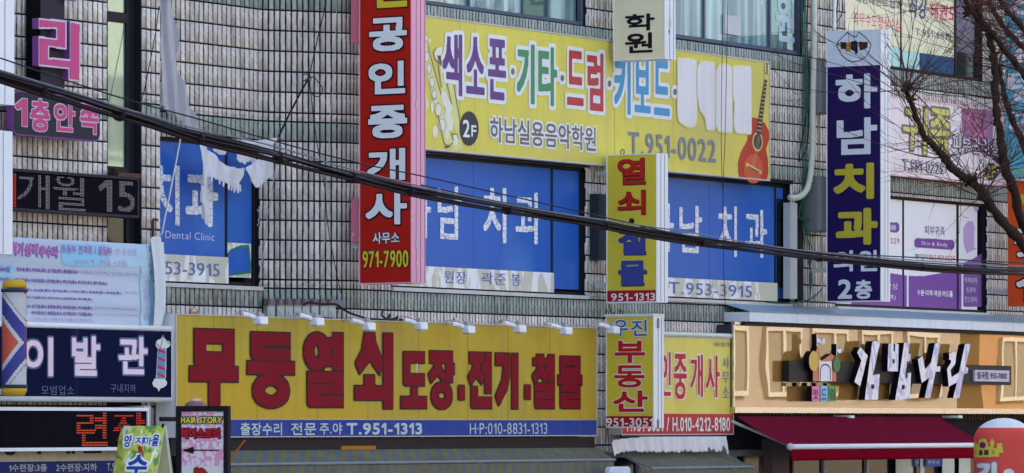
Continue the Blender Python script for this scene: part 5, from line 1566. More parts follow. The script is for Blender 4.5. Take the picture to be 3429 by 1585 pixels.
frg = []
for x0, y0, ln, w_ in ((565, 632, 60, 9), (600, 650, 40, 7), (640, 668, 48, 8), (680, 690, 52, 9), (735, 715, 66, 10), (760, 728, 60, 8), (790, 742, 58, 9), (820, 750, 62, 9), (845, 745, 55, 7), (500, 640, 120, 16), (482, 760, 190, 22), (505, 900, 230, 26)):
    frg.append(('S', [T(x0 - w_, y0 - 34), T(x0 + w_, y0 - 34), T(x0 + w_ * 1.1, y0 + ln * .5), T(x0 + w_ * .3, y0 + ln), T(x0 - w_ * .5, y0 + ln * .8), T(x0 - w_, y0 + ln * .4)]))
rag("torn_cloth_fringe", "frayed grey white strands hanging below the cloth swag, over the white letters", A2, .33, frg, fold2)

# ---- loose wires on the splayed wall
M_WIRE = mat("black wire", (34, 34, 42), rough=.5)
M_PWIRE = mat("pale string", (150, 158, 170), rough=.6)
def wire(name, label, pl, off, pts, r, m=None, group=None, cat="wire"):
    q = [pl.P(*pl.k(*p, off), off) for p in pts]
    out = []
    for i in range(len(q) - 1):                                         # Catmull-Rom
        p0, p1, p2, p3 = [Vector(q[min(max(i + k, 0), len(q) - 1)]) for k in (-1, 0, 1, 2)]
        for k in range(5):
            t = k / 5
            out.append(.5 * ((2 * p1) + (p2 - p0) * t + (2 * p0 - 5 * p1 + 4 * p2 - p3) * t * t + (3 * p1 - p0 - 3 * p2 + p3) * t ** 3))
    out.append(Vector(q[-1]))
    mb = MB(); mb.tube(out, r, 6)
    return tag(mb.build(name, m or M_WIRE, None, True), label, cat, group)
wire("loose_wire", "black loose wire from the top of the view to the knot on the splayed wall", BP, .22, [('b1', 700, -40), ('b1', 660, 160), ('b1', 590, 460), ('b1', 545, 660), ('b1', 520, 775)], .006)
wire("loose_wire", "thick black wire from the knot down to the tied cloth corner", BP, .24, [('b1', 520, 780), ('b1', 450, 900), ('b1', 350, 1090), ('b1', 290, 1210), ('b1', 218, 1365)], .012)
wire("loose_wire", "looped black wire hanging at the knot on the splayed wall", BP, .25, [('b1', 520, 790), ('b1', 470, 810), ('b1', 455, 760), ('b1', 500, 740), ('b1', 540, 775), ('b1', 520, 820), ('b1', 480, 800), ('b1', 560, 770), ('b1', 620, 830), ('b1', 655, 890), ('b1', 635, 950), ('b1', 590, 965), ('b1', 545, 930), ('b1', 528, 860), ('b1', 530, 800)], .006)
wire("loose_wire", "thin black wire from the knot down to the meter boxes", BP, .2, [('b1', 525, 820), ('b1', 545, 980), ('b2', 570, 30), ('b2', 620, 350), ('b2', 680, 700), ('b2', 700, 980), ('b3', 745, 150), ('b3', 830, 560), ('b3', 850, 590)], .005)
wire("loose_wire", "pale string down the middle of the splayed wall", BP, .18, [('b1', 800, -40), ('b1', 780, 500), ('b1', 735, 1150), ('b2', 720, 250), ('b2', 690, 560), ('b2', 690, 900), ('b3', 665, 350), ('b3', 650, 700)], .004, M_PWIRE)
wire("loose_wire", "pale string along the edge of the left blue window", BP, .2, [('b2', 190, 230), ('b2', 200, 400), ('b2', 165, 620), ('b2', 140, 850), ('b2', 110, 920), ('b2', 95, 1100), ('b3', 70, 150), ('b3', 45, 330), ('b3', 20, 450)], .006, M_PWIRE)
wire("loose_wire", "white string slanting across the left blue window", A2, .12, [('a2', 1800, 185), ('a2', 1745, 480), ('a2', 1690, 760), ('a2', 1640, 1000), ('a2', 1615, 1150)], .010, mat("white string", (196, 204, 222), rough=.6))
wire("loose_wire", "thin wire down the tiled pier right of the narrow window", W, .10, [('a1', 1590, 60), ('a1', 1545, 360), ('a1', 1480, 700), ('a1', 1440, 900), ('a1', 1375, 1110)], .005)
wire("hanging_wire", "left one of two thin wires hanging over the yellow wall sign", W, .30, [('c1', 2118, -40), ('c1', 2108, 560), ('c2', 2100, 200), ('c2', 2112, 700)], .004, None)
wire("hanging_wire", "right one of two thin wires hanging over the yellow wall sign", W, .30, [('c1', 2168, -40), ('c1', 2155, 560), ('c2', 2138, 200), ('c2', 2118, 700), ('c3', 2125, 420), ('c3', 2140, 700)], .004, None)

# ---- meter boxes
rail_z = BP.k('b3', 300, 705, .1)[1]
rl = MB(); rl.box(BP, BP.k('b3', 95, 700, .1)[0], BP.k('b3', 880, 700, .1)[0], rail_z - .03, rail_z + .05, .012, .06)
tag(rl.build("mounting_rail", mat("blue grey rail", (108, 116, 140), rough=.5)), "blue grey steel rail above the meter boxes", "rail")
mc = [112, 208, 292, 375, 460, 548, 640, 718]
def make_meter():
    s0_, zt_ = BP.k('b3', mc[0], 728, .16); zb_ = BP.k('b3', mc[0], 838, .16)[1]; wv = BP.k('b3', mc[0] + 72, 728, .16)[0] - s0_
    r = thing("meter_box", "leftmost meter box on the blue grey rail", "meter box", BP.P(s0_ + wv / 2, zb_, .1), "meter boxes over the ochre wall sign")
    mb = MB(); mb.box(BP, s0_, s0_ + wv, zb_, zt_, .012, .15); bx = mb.build("case", mat("grey white meter case", (170, 178, 184), rough=.45, grime=.2), r)
    mb = MB(); mb.box(BP, s0_ + .03, s0_ + wv - .03, zb_ + .03, zt_ - .06, .1505, .165); mb.build("dial_cover", mat("pale dial cover", (176, 186, 210), rough=.2), r)
    mb = MB(); mb.tube([BP.P(s0_ + wv * .4, zt_, .08), BP.P(s0_ + wv * .4, rail_z + .055, .08)], .022, 8); mb.build("stub_pipe", mat("rusty stub", (110, 78, 64), rough=.8), r)
    mb = MB(); mb.box(BP, s0_ - .003, s0_ + wv + .003, zt_ + .001, zt_ + .012, .012, .16); mb.build("rusty_lid", mat("rust stained lid", (146, 126, 104), rough=.7), r)
    return r, s0_
m0, ms = make_meter()
for k, x in enumerate(mc[1:]):
    ds = BP.k('b3', x, 728, .16)[0] - ms; dz = (BP.k('b3', x, 728, .16)[1] - BP.k('b3', mc[0], 728, .16)[1])
    dup(m0, (BP.d[0] * ds, BP.d[1] * ds, dz * .5), ["second meter box from the left on the rail", "third meter box from the left on the rail", "fourth meter box from the left, behind a rusty cap", "fifth meter box from the left, under the cable arch", "sixth meter box from the left on the rail", "second meter box from the right on the rail", "rightmost meter box on the blue grey rail"][k])
wire("black_cable", "thick black cable arching over the meter boxes and down to the ochre sign", W, .14, [('b3', 470, 720), ('b3', 520, 695), ('b3', 640, 712), ('b3', 780, 712), ('b3', 830, 740), ('b3', 920, 795), ('b3', 1030, 835), ('b3', 1110, 856), ('b3', 1300, 870), ('b3', 1540, 880)], .014, None, None, "cable")
wire("loose_wire", "tangle of thin black wire above the ochre sign, under the blue windows", W, .1, [('b3', 1255, 770), ('b3', 1250, 830), ('b3', 1300, 850), ('b3', 1330, 810), ('b3', 1320, 860), ('b3', 1380, 850), ('b3', 1410, 825), ('b3', 1390, 860), ('b3', 1450, 862)], .010)

wire("loose_wire", "stiff black wire rising at the top left corner of the lowest projecting sign", W, .3, [('c3', 860, 985), ('c3', 905, 905), ('c3', 940, 840), ('c3', 962, 765)], .007)
wire("loose_wire", "short hooked black wire under the yellow key sign", W, .3, [('c3', 985, 715), ('c3', 1000, 790), ('c3', 1018, 812), ('c3', 1030, 790)], .006)
wire("loose_wire", "small black wire loop above the lowest projecting sign", W, .3, [('c3', 1085, 760), ('c3', 1090, 815), ('c3', 1112, 812), ('c3', 1116, 786), ('c3', 1095, 785)], .006)
wire("loose_wire", "coiled pale cord at the dark right edge of the left blue window", A2, .05, [('b2', 5, 900), ('b2', 25, 940), ('b2', 32, 985), ('b2', 15, 1005), ('b2', 22, 1030), ('b2', 5, 1060)], .007, M_PWIRE)
wire("thin_pipe", "rusty thin pipe on the tiled pier above the cloth banner", W, .05, [('a3', 1525, 95), ('a2', 1527, 1130), ('a2', 1528, 1010), ('a2', 1570, 1002)], .016, mat("rusty pipe", (92, 58, 46), rough=.8), None, "pipe")

# ================================================================== RIGHT PART
# ---- downpipe, cables and boxes
def tubethrough(name, label, pl, off, pts, r, m, cat, group=None): return wire(name, label, pl, off, pts, r, m, group, cat)
tubethrough("downpipe", "white crooked downpipe bending under the end of the yellow wall sign", W, .14, [('d1', 468, -60), ('d1', 466, 600), ('d1', 455, 1000), ('d2', 452, 300), ('d2', 430, 560), ('d2', 400, 690), ('d2', 350, 755), ('d2', 290, 782), ('d2', 225, 780)], .043, mat("white pipe plastic", (186, 192, 188), rough=.5, grime=.25), "pipe")
mg1 = mat("green cable", (46, 92, 84), rough=.5)
for k, (x, rr, lb) in enumerate(((338, .007, "leftmost green cable beside the white downpipe"), (352, .006, "thin second green cable beside the white downpipe"), (370, .009, "thickest green cable beside the white downpipe"), (384, .006, "green cable nearest to the white downpipe"))):
    wire("green_cable", lb, W, .05 + .012 * k, [('d1', x, -60), ('d1', x + 12, 500), ('d1', x + 26, 900), ('d2', x + 10, 300), ('d2', x + 22 - k * 4, 600), ('d2', 340 + k * 12, 850), ('d2', 350 + k * 8, 1000), ('d3', 380 + k * 22, 160), ('d3', 440 - k * 6, 420), ('d3', 430, 620)], rr, mg1, "green cables by the downpipe", "cable")
wire("green_cable", "green cable loop hanging under the downpipe bend", W, .1, [('d2', 250, 900), ('d2', 290, 960), ('d2', 350, 1000), ('d2', 372, 920), ('d2', 350, 830), ('d2', 325, 900), ('d2', 330, 980), ('d2', 420, 990), ('d2', 480, 940), ('d2', 450, 850)], .008, mg1, None, "cable")
wire("black_cable", "black cable running down beside the navy sign", W, .07, [('d1', 410, -60), ('d1', 395, 400), ('d1', 420, 900), ('d2', 330, 300), ('d2', 320, 420), ('d2', 400, 250), ('d1', 415, 1100)], .008, None, None, "cable")
wire("black_cable", "black cable behind the white downpipe, hanging in a long bow", W, .06, [('d1', 720, -60), ('d1', 690, 120), ('d1', 690, 220), ('d1', 750, 120), ('d1', 740, -60)], .008, None, None, "cable")
M_GREYBOX = mat("grey steel box", (104, 110, 122), rough=.4)
for (x0, y0, r0, x1, y1, r1, lb) in ((505, 580, 'd1', 600, 1130, 'd1', "upper grey steel box behind the navy sign"), (495, 565, 'd2', 600, 1118, 'd2', "lower grey steel box behind the navy sign")):
    a_, zt_ = W.k(r0, x0, y0, .2); b_ = W.k(r1, x1 + 40, y1, .2)[0]; zb_ = W.k(r1, x0, y1, .2)[1]
    r = thing("utility_box", lb, "utility box", W.P((a_ + b_) / 2, zb_, .1))
    mb = MB(); mb.box(W, a_, b_, zb_, zt_, .012, .2); mb.build("case", M_GREYBOX, r)
    mb = MB(); mb.box(W, a_ + .02, b_ - .02, zb_ + .02, zt_ - .02, .2005, .212); mb.build("door", mat("grey box door", (118, 124, 138), rough=.35), r)
wire("conduit_pipe", "thin white conduit beside the navy sign, running down to the canopy", W, .1, [('d2', 520, -60), ('d2', 525, 600), ('d2', 538, 1180), ('d3', 545, 400), ('d3', 545, 640)], .008, M_PWIRE, None, "pipe")
wire("conduit_pipe", "white conduit with dark clamps above the navy sign", W, .1, [('d1', 672, -80), ('d1', 672, 120), ('d1', 668, 300)], .022, M_WHITE, None, "pipe")
a_, zt_ = W.k('d2', 232, 830, .12); b_ = W.k('d2', 300, 830, .12)[0]; zb_ = W.k('d3', 240, 655, .12)[1]
mb = MB(); mb.box(W, a_, b_, zb_, zt_, .012, .12)
tag(mb.build("cable_duct", mat("pale grey duct", (168, 174, 186), rough=.5)), "pale grey upright duct right of the blue window, under the pipe bend", "duct")
a_ = W.k('d2', 305, 830, .05)[0]; b_ = W.k('d2', 362, 830, .05)[0]
mb = MB(); mb.box(W, a_, b_, zb_ - .05, W.k('d2', 232, 760, .1)[1], .012, .05); tag(mb.build("cable_cover", M_BLACK), "black upright cable cover right of the pale grey duct", "cover")  # black strip painted in place of the dark gap beside the duct
wire("black_cable", "tangled black cable lying along the canopy roof", W, .12, [('d3', -20, 690), ('d3', 60, 700), ('d3', 200, 705), ('d3', 330, 690), ('d3', 430, 660), ('d3', 500, 610), ('d3', 545, 560)], .010, mg1, None, "cable")
mb = MB(); a_, z_ = W.k('c2', 862, 742, .12); b_ = W.k('c2', 975, 742, .12)[0]; zb_ = W.k('c3', 870, 270, .12)[1]
r = thing("utility_box", "slate grey steel box between the blue windows, behind the key sign", "utility box", W.P((a_ + b_) / 2, zb_, .06))
mb.box(W, a_, b_, zb_, z_, .012, .13); mb.build("case", mat("slate box", (40, 48, 60), rough=.4), r)
mb = MB(); mb.box(W, a_ + .015, b_ - .015, zb_ + .015, z_ - .015, .1305, .14); mb.build("door", mat("slate box door", (48, 56, 68), rough=.35), r)

# ---- canopy with gold panel shop sign
GO = .26
CS = W.s(2418, 0.0)
cz_b = W.sz(2418, 780 + 700 / 2.978, 0)[1]; cz_t = W.sz(2569, 780 + 786 / 2.978, .40)[1]; cz_u = W.sz(2569, 780 + 890 / 2.978, .40)[1]
can = thing("sign_canopy", "white fronted canopy with a pale blue roof over the gold shop sign", "canopy", W.P(CS + 4, cz_u, .2))
mb = MB()
x = CS; k = 0
while x < S_R:
    e = min(x + 1.9, S_R)
    mb.box8([W.P(x, cz_t - .012, .41), W.P(e - .012, cz_t - .012, .41), W.P(e - .012, cz_b - .012, .012), W.P(x, cz_b - .012, .012), W.P(x, cz_t, .41), W.P(e - .012, cz_t, .41), W.P(e - .012, cz_b, .012), W.P(x, cz_b, .012)])
    x = e
mb.build("roof_sheet", mat("pale blue roof sheet", (120, 146, 172), rough=.4, grime=.15, streak=.2), can)
x = CS + .02
mb = MB()
while x < S_R:
    e = min(x + 1.3, S_R); mb.box(W, x, e - .008, cz_u, cz_t - .014, .02, .40); x = e
mb.build("fascia", mat("white fascia", (196, 208, 236), rough=.45, grime=.06, streak=.22), can)
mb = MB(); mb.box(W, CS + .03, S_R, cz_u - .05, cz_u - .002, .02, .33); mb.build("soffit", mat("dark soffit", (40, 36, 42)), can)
gs0, gs1 = W.s(2454, GO), S_R
gz1 = W.sz(2569, 780 + 926 / 2.978, GO)[1]; gz0 = W.sz(2900, 1366, GO)[1]
gold = thing("shop_sign", "mirror gold shop sign with raised white lettering and a little house emblem", "sign", W.P((gs0 + gs1) / 2, gz0, GO))
mb = MB(); mb.box(W, gs0, gs1, gz0, gz1, .02, GO - .02); mb.build("cabinet", mat("slate sign side", (54, 58, 70), rough=.5), gold)
M_GOLD = D.materials.new("gold mirror sheet"); M_GOLD.use_nodes = True
n_ = M_GOLD.node_tree; p_ = n_.nodes["Principled BSDF"]
p_.inputs["Base Color"].default_value = (.40, .215, .055, 1); p_.inputs["Metallic"].default_value = 0.0; p_.inputs["IOR"].default_value = 2.7; p_.inputs["Roughness"].default_value = .004
tc_ = n_.nodes.new("ShaderNodeTexCoord"); mp_ = n_.nodes.new("ShaderNodeMapping"); mp_.inputs["Scale"].default_value = (1, 1, 1.2)
n_.links.new(tc_.outputs["Object"], mp_.inputs["Vector"])
no_ = n_.nodes.new("ShaderNodeTexNoise"); no_.inputs["Scale"].default_value = 1.15; no_.inputs["Detail"].default_value = .4
n_.links.new(mp_.outputs[0], no_.inputs["Vector"])
bp_ = n_.nodes.new("ShaderNodeBump"); bp_.inputs["Strength"].default_value = .5; bp_.inputs["Distance"].default_value = .0014
n_.links.new(no_.outputs["Fac"], bp_.inputs["Height"]); n_.links.new(bp_.outputs[0], p_.inputs["Normal"])
mb = MB(); mb.box(W, gs0 + .03, gs1, gz0 + .001, gz1 - .001, GO - .018, GO); mb.build("gold_panel", M_GOLD, gold)
M_CHROME = mat("brushed steel trim", (0.62, 0.62, 0.62), raw=True, rough=.25, metal=1.0)
mb = MB(); mb.box(W, gs0, gs1, gz1, gz1 + .035, GO - .03, GO + .03); mb.build("top_trim", M_CHROME, gold)
mb = MB(); mb.box(W, gs0, gs1, gz0 - .075, gz0, GO - .03, GO + .035); mb.build("bottom_trim", M_CHROME, gold)
mb = MB(); mb.box(W, gs0, gs0 + .029, gz0 + .001, gz1 - .001, GO - .017, GO + .012); mb.build("end_trim", M_CHROME, gold)
def Z2(x, y): return (2430 + x / 2.358, 1080 + y / 2.358)
LO = GO + .21
M_LBLK = mat("black letter side", (16, 14, 22), rough=.35)
M_LFRONT = mat("mirror white letter face", (196, 204, 240), rough=.12, metal=0.0, spec=.8, grime=.03)
overlay(M_LFRONT, noise_fac(M_LFRONT, (4, 4, 2), 1.4, .50, .56, 3, 1.2), (146, 160, 212))  # bluish reflections on the letter faces, painted in as noise patches
a_ = W.sz(*Z2(500, 400), LO - .085)[0]; b_ = W.sz(*Z2(2255, 420), LO - .085)[0]
zt_ = W.sz(*Z2(1400, 323), LO - .085)[1]; zb_ = W.sz(*Z2(1400, 482), LO - .085)[1]
mb = MB(); mb.box(W, a_, b_, zb_, zt_, GO + .03, LO - .085); mb.build("black_bar", mat("black sign bar", (40, 38, 44), rough=.35), gold)
L = Lettering(W, LO)
LT = [[(1062, 195), (1122, 262), (1062, 506), (1016, 470), (1072, 300), (1038, 240)], [(1158, 150), (1222, 146), (1162, 418), (1217, 406), (1203, 610), (1098, 614)],
      [(1285, 170), (1325, 170), (1325, 228), (1336, 228), (1338, 170), (1367, 170), (1362, 385), (1278, 388)], [(1410, 160), (1452, 160), (1442, 250), (1464, 250), (1458, 305), (1434, 306), (1420, 402), (1464, 396), (1455, 604), (1338, 616), (1378, 380)],
      [(1518, 292), (1555, 265), (1574, 372), (1622, 318), (1652, 165), (1697, 162), (1665, 345), (1697, 350), (1692, 388), (1658, 388), (1614, 598), (1570, 598), (1608, 436), (1548, 480)],
      [(1766, 240), (1822, 238), (1814, 326), (1776, 376), (1784, 432), (1842, 396), (1890, 172), (1934, 170), (1894, 352), (1915, 358), (1910, 404), (1882, 404), (1845, 598), (1796, 600), (1826, 474), (1762, 508), (1748, 368), (1780, 316), (1780, 294), (1764, 294)]]
for pts in LT:
    L.block('S', None, 0, 0, 0, 0, .10, pts=[Z2(*p) for p in pts]).build("letter", [M_LFRONT, M_LBLK], gold)
L = Lettering(W, LO + .004)
for x0, y0, x1, y1 in ((1150, 488, 1174, 526), (1320, 290, 1335, 326), (1393, 495, 1415, 530), (1424, 398, 1436, 440)):
    L.shape('S', [Z2(x0, y0), Z2(x1, y0), Z2(x1, y1), Z2(x0, y1)])
L.build(gold, M_LBLK, name='letter_gap_print')
L = Lettering(W, LO)
a_ = W.sz(*Z2(1968, 420), LO - .05)[0]; b_ = W.sz(*Z2(2240, 420), LO - .05)[0]; zt_ = W.sz(*Z2(2100, 378), LO - .05)[1]; zb_ = W.sz(*Z2(2100, 467), LO - .05)[1]
mb = MB(); mb.box(W, a_, b_, zb_, zt_, LO - .084, LO - .05); mb.build("plaque", mat("lilac plaque", (176, 172, 206), rough=.3), gold)
L = Lettering(W, LO - .044)
(u0, v0), (u1, v1) = Z2(1988, 388), Z2(2222, 452)
L.t('S', "칠곡점 953-7800", u0, v0, u1, v1, bold=.03, res=40); L.build(gold, mat("grey plaque print", (84, 80, 98)))
# house emblem
L = Lettering(W, LO - .02)
def zz2(pts): return [Z2(*p) for p in pts]
house = [(688, 466), (688, 380), (700, 300), (724, 186), (752, 300), (762, 302), (838, 246), (872, 300), (874, 468)]
L.block('S', None, 0, 0, 0, 0, .09, pts=zz2(house)).build("emblem_house", [mat("terracotta emblem", (190, 118, 96), rough=.35), M_LBLK], gold)
for nm, cx, cy, rx, ry, c in (("emblem_tree", 696, 305, 38, 80, (196, 166, 88)), ("emblem_tree", 877, 334, 29, 62, (70, 118, 84))):
    pts = [Z2(cx + rx * math.cos(k * math.pi / 14), cy + ry * math.sin(k * math.pi / 14)) for k in range(28)]
    L2 = Lettering(W, LO - .004); L2.block('S', None, 0, 0, 0, 0, .09, pts=pts).build(nm, [mat("ochre emblem" if rx > 30 else "green emblem", c, rough=.35), M_LBLK], gold)
L = Lettering(W, LO - .012)
L.shape('S', zz2([(738, 466), (738, 300), (756, 304), (764, 310), (834, 306), (838, 320), (838, 466)])); L.build(gold, mat("white emblem wall", (206, 210, 232), rough=.3), name='emblem_print')
L = Lettering(W, LO - .007)
arch = [(748, 455), (748, 380)] + [(788 - 40 * math.cos(k * math.pi / 8), 378 - 46 * math.sin(k * math.pi / 8)) for k in range(9)] + [(828, 455)]
L.stroke('S', zz2(arch), .016)
for hp in (house, [(696 + 38 * math.cos(k * math.pi / 14), 305 + 80 * math.sin(k * math.pi / 14)) for k in range(29)]): pass
L.build(gold, mat("dark emblem line", (44, 42, 56)), name='emblem_print')
for (px_, py0, py1, f0, f1, fy) in ((721, 92, 192, 725, 785, 120), (876, 172, 262, 880, 916, 196)):
    L2 = Lettering(W, LO - .02); L2.block('S', None, 0, 0, 0, 0, .08, pts=zz2([(px_ - 3, py0), (px_ + 4, py0), (px_ + 4, py1), (px_ - 3, py1)])).build("emblem_pole", [M_LFRONT, M_LBLK], gold)
    h = (py1 - py0) * .5
    L2 = Lettering(W, LO - .02); L2.block('S', None, 0, 0, 0, 0, .02, pts=zz2([(f0, fy), (f0 + (f1 - f0) * .4, fy + h * .3), (f1, fy + h * .1), (f1, fy + h * .9), (f0 + (f1 - f0) * .5, fy + h * 1.1), (f0, fy + h * .7)])).build("emblem_flag", [M_LFRONT, M_LBLK], gold)
for x0, x1, c, ch in ((680, 741, (206, 122, 178), "맛"), (747, 806, (118, 176, 222), "드"), (810, 873, (86, 148, 84), "림")):
    L2 = Lettering(W, LO - .02); L2.block('S', None, 0, 0, 0, 0, .08, pts=zz2([(x0, 503), (x1, 503), (x1, 626), (x0, 626)])).build("colour_tile", [mat("tile colour " + ("pink" if x0 < 700 else "blue" if x0 < 800 else "green"), c, rough=.35), M_LBLK], gold)
    L2 = Lettering(W, LO - .012); (u0, v0), (u1, v1) = Z2(x0 + 12, 525), Z2(x1 - 8, 608); L2.t('S', ch, u0, v0, u1, v1, res=44); L2.build(gold, mat("dark tile print", (52, 46, 60)))
mb = MB()
for x in (560, 640, 712, 800):
    a_ = W.sz(*Z2(x, 490), LO - .09)[0]; mb.box(W, a_, a_ + .03, W.sz(*Z2(760, 506), LO - .09)[1], W.sz(*Z2(760, 478), LO - .09)[1], GO + .06, LO - .10)
mb.build("tile_strut", M_LBLK, gold)

mb = MB(); mb.box(W, W.s(2436, .05), S_R, 2.455, gz0 - .10, .013, .06); mb.build("header_board", mat("dark header board", (40, 38, 46), rough=.7, spec=0), gold)
mb = MB(); x = W.s(2470, .07)
while x < S_R: mb.box(W, x, x + .05, gz0 - .16, gz0 - .085, .061, .10); x += .1
mb.build("ribbed_strip", mat("brown ribbed strip", (70, 58, 50), rough=.7), gold)

# ---- red awning
RO = .30
rz_b = W.sz(2900, 1185 + 632 / 2.978, RO)[1]
ra0 = W.s(2469, RO)
RF = RO + .86
rz_f = W.sz(2650, 1185 + 928 / 2.978, RF)[1]; rz_v = W.sz(2650, 1185 + 1068 / 2.978, RF)[1]
rf0 = W.s(2650, RF); rf1 = W.s(3262, RF) + .6
M_AWN = mat("wine red awning cloth", (98, 22, 46), rough=.8, spec=0, grime=.04, streak=.05)
M_AWN2 = mat("wine red valance cloth", (108, 10, 32), rough=.8, spec=0, grime=.04, streak=.05)
awn = thing("awning", "wine red folding awning with a white front bar under the gold sign", "awning", W.P((rf0 + rf1) / 2, rz_v, RF))
mb = MB(); nseg = 14
for k in range(nseg):
    t0, t1 = k / nseg, (k + 1) / nseg
    mb.poly([W.P(ra0 + (rf0 - ra0) * t0, rz_b + (rz_f - rz_b) * t0 - .03 * math.sin(t0 * math.pi), RO + (RF - RO) * t0), W.P(rf1, rz_b + (rz_f - rz_b) * t0 - .03 * math.sin(t0 * math.pi), RO + (RF - RO) * t0),
             W.P(rf1, rz_b + (rz_f - rz_b) * t1 - .03 * math.sin(t1 * math.pi), RO + (RF - RO) * t1), W.P(ra0 + (rf0 - ra0) * t1, rz_b + (rz_f - rz_b) * t1 - .03 * math.sin(t1 * math.pi), RO + (RF - RO) * t1)])
o = mb.build("canopy_cloth", M_AWN, awn); sol = o.modifiers.new("thick", 'SOLIDIFY'); sol.thickness = .006
mb = MB(); mb.tube([W.P(rf0 - .03, rz_f, RF + .01), W.P(rf1, rz_f, RF + .01)], .034, 10); mb.build("front_bar", M_WHITE, awn, True)
mb = MB(); mb.lathe(W.P(rf0 - .04, 0, RF + .01)[:2], [(0, rz_f - .05), (.045, rz_f - .03), (.05, rz_f), (.045, rz_f + .03), (0, rz_f + .05)], 14); mb.build("end_knob", M_ALU, awn, True)
sheet(W, rf0, rf1, rz_v, rz_f - .035, RF + .01, lambda s, z: .008 * math.sin(s * 9), 60, 4, "valance", M_AWN2, awn)
mb = MB(); mb.tube([W.P(rf0 + .1, rz_b - .05, RO - .1), W.P(rf0 + .5, rz_f - .06, RF - .1)], .02, 6); mb.build("arm", M_ALU, awn)
for u in (2850, 3212):
    s_, z_ = W.sz(u, 1185 + 630 / 2.978, .34)
    mb = MB(); mb.box(W, s_ - .06, s_ + .06, z_ - .015, z_ + .02, .10, .36); mb.build("clamp", M_WHITE, awn)

# ---- shop front below the red awning: glass with steel posts, grey pillar, small posters inside
mb = MB(); mb.box(W, W.s(2560, .1), W.s(2632, .1), 0.15, rz_f + .1, .012, .22); tag(mb.build("pillar", mat("taupe pillar", (96, 88, 92), rough=.6, grime=.2)), "taupe square pillar left of the red awning's front corner", "pillar")
for u, lb in ((2551, "slim steel post left of the taupe pillar"), (2648, "slim steel post under the red awning's front corner")):
    a_ = W.P(W.s(u, .5), 0, .5)
    mb = MB(); mb.tube([(a_[0], a_[1], .14), (a_[0], a_[1], 2.38)], .020, 8); tag(mb.build("steel_post", M_CHROME, None, True), lb, "post")
for x0, x1, c, lb in ((3062, 3078, (38, 74, 150), "small blue poster at the left edge of the white truck panel"), (3100, 3152, (40, 92, 168), "blue poster with white print in the shop window under the red awning")):
    s0_, s1_ = W.s(x0, -.15), W.s(x1, -.15); zt_ = W.sz(x0, 1185 + 1045 / 2.978, -.15)[1]; zb_ = W.sz(x0, 1185 + 1125 / 2.978, -.15)[1]
    r = thing("poster", lb, "poster", W.P((s0_ + s1_) / 2, zb_, -.15))
    mb = MB(); mb.box(W, s0_, s1_, zb_, zt_, -.16, -.15); mb.build("sheet", mat("blue poster sheet", c, rough=.4), r)
    L = Lettering(W, -.146)
    L.t('d4', "한우사", 1605 if x0 > 3090 else 1480, 1062, 1718 if x0 > 3090 else 1510, 1105, bold=.03, res=28); L.build(r, mat("white poster print", (200, 200, 214)))
mb = MB()
for x0, x1 in ((3000, 3058), (3082, 3096), (3156, 3196), (3212, 3250)): mb.box(W, W.s(x0, -.19), W.s(x1, -.19), .6, 2.36, -.20, -.19)
mb.build("blind_panel", mat("pale blind", (176, 184, 186), rough=.4), BLD)  # pale panels stand in for a white truck reflected in the shop glass

# ---- striped awnings
MS1 = mat("grey blue awning stripe", (90, 101, 113), rough=.8, spec=0, grime=.3, streak=.25); MS2 = mat("olive awning stripe", (108, 106, 80), rough=.8, spec=0, grime=.3, streak=.25)
def striped(name, label, sb0, sb1, sf0, sf1, ob, of, zb, zf, zv, pitch):
    r = thing(name, label, "awning", W.P((sf0 + sf1) / 2, zv, of))
    n = int((sb1 - sb0) / pitch)
    mb = MB()
    for k in range(n):
        a, b = k / n, (k + 1) / n
        for j in range(4):
            t0, t1 = j / 4, (j + 1) / 4
            pt = lambda f, t: W.P((sb0 + (sb1 - sb0) * f) * (1 - t) + (sf0 + (sf1 - sf0) * f) * t, zb + (zf - zb) * t - .02 * math.sin(t * 3.14), ob + (of - ob) * t)
            mb.poly([pt(a, t0), pt(b, t0), pt(b, t1), pt(a, t1)], k % 2)
    o = mb.build("canopy_cloth", [MS1, MS2], r); sol = o.modifiers.new("thick", 'SOLIDIFY'); sol.thickness = .006
    mb = MB(); nv = int((sf1 - sf0) / .045)
    for k in range(nv):
        a, b = sf0 + (sf1 - sf0) * k / nv, sf0 + (sf1 - sf0) * (k + 1) / nv
        y0, y1 = zv + .03 * abs(math.sin(k * .22)), zv + .03 * abs(math.sin((k + 1) * .22))
        d0, d1 = .015 * math.sin(a * 7) + .01 * math.sin(a * 23), .015 * math.sin(b * 7) + .01 * math.sin(b * 23)
        mb.poly([W.P(a, y0, of + d0 * 1.6), W.P(b, y1, of + d1 * 1.6), W.P(b, zf - .02, of), W.P(a, zf - .02, of)], (k // 2) % 2)
    o = mb.build("valance", [MS1, MS2], r); sol = o.modifiers.new("thick", 'SOLIDIFY'); sol.thickness = .005
    mb = MB(); mb.tube([W.P(sf0 - .01, zf, of + .005), W.P(sf1 + .01, zf, of + .005)], .017, 8); mb.build("front_bar", mat("grey awning bar", (116, 122, 140), rough=.4), r)
    mb = MB(); mb.tube([W.P(sb1 - .03, zb - .02, ob), W.P(sf1 - .03, zf - .02, of - .03)], .014, 6); mb.build("arm", M_ALU, r)
    mb = MB(); mb.tube([W.P(sb0 + .03, zb - .02, ob), W.P(sf0 + .03, zf - .02, of - .03)], .014, 6); mb.build("arm", M_ALU, r)
    return r
a1o, f1o = .20, .55
striped("awning", "long striped awning with a drooping valance below the ochre wall sign", W.s(640, a1o), W.s(1995, a1o), W.s(600, f1o), W.s(2057, f1o), a1o, f1o,
        W.sz(1500, 1498, a1o)[1], W.sz(1500, 1547, f1o)[1], W.sz(1500, 1547, f1o)[1] - .42, .115)
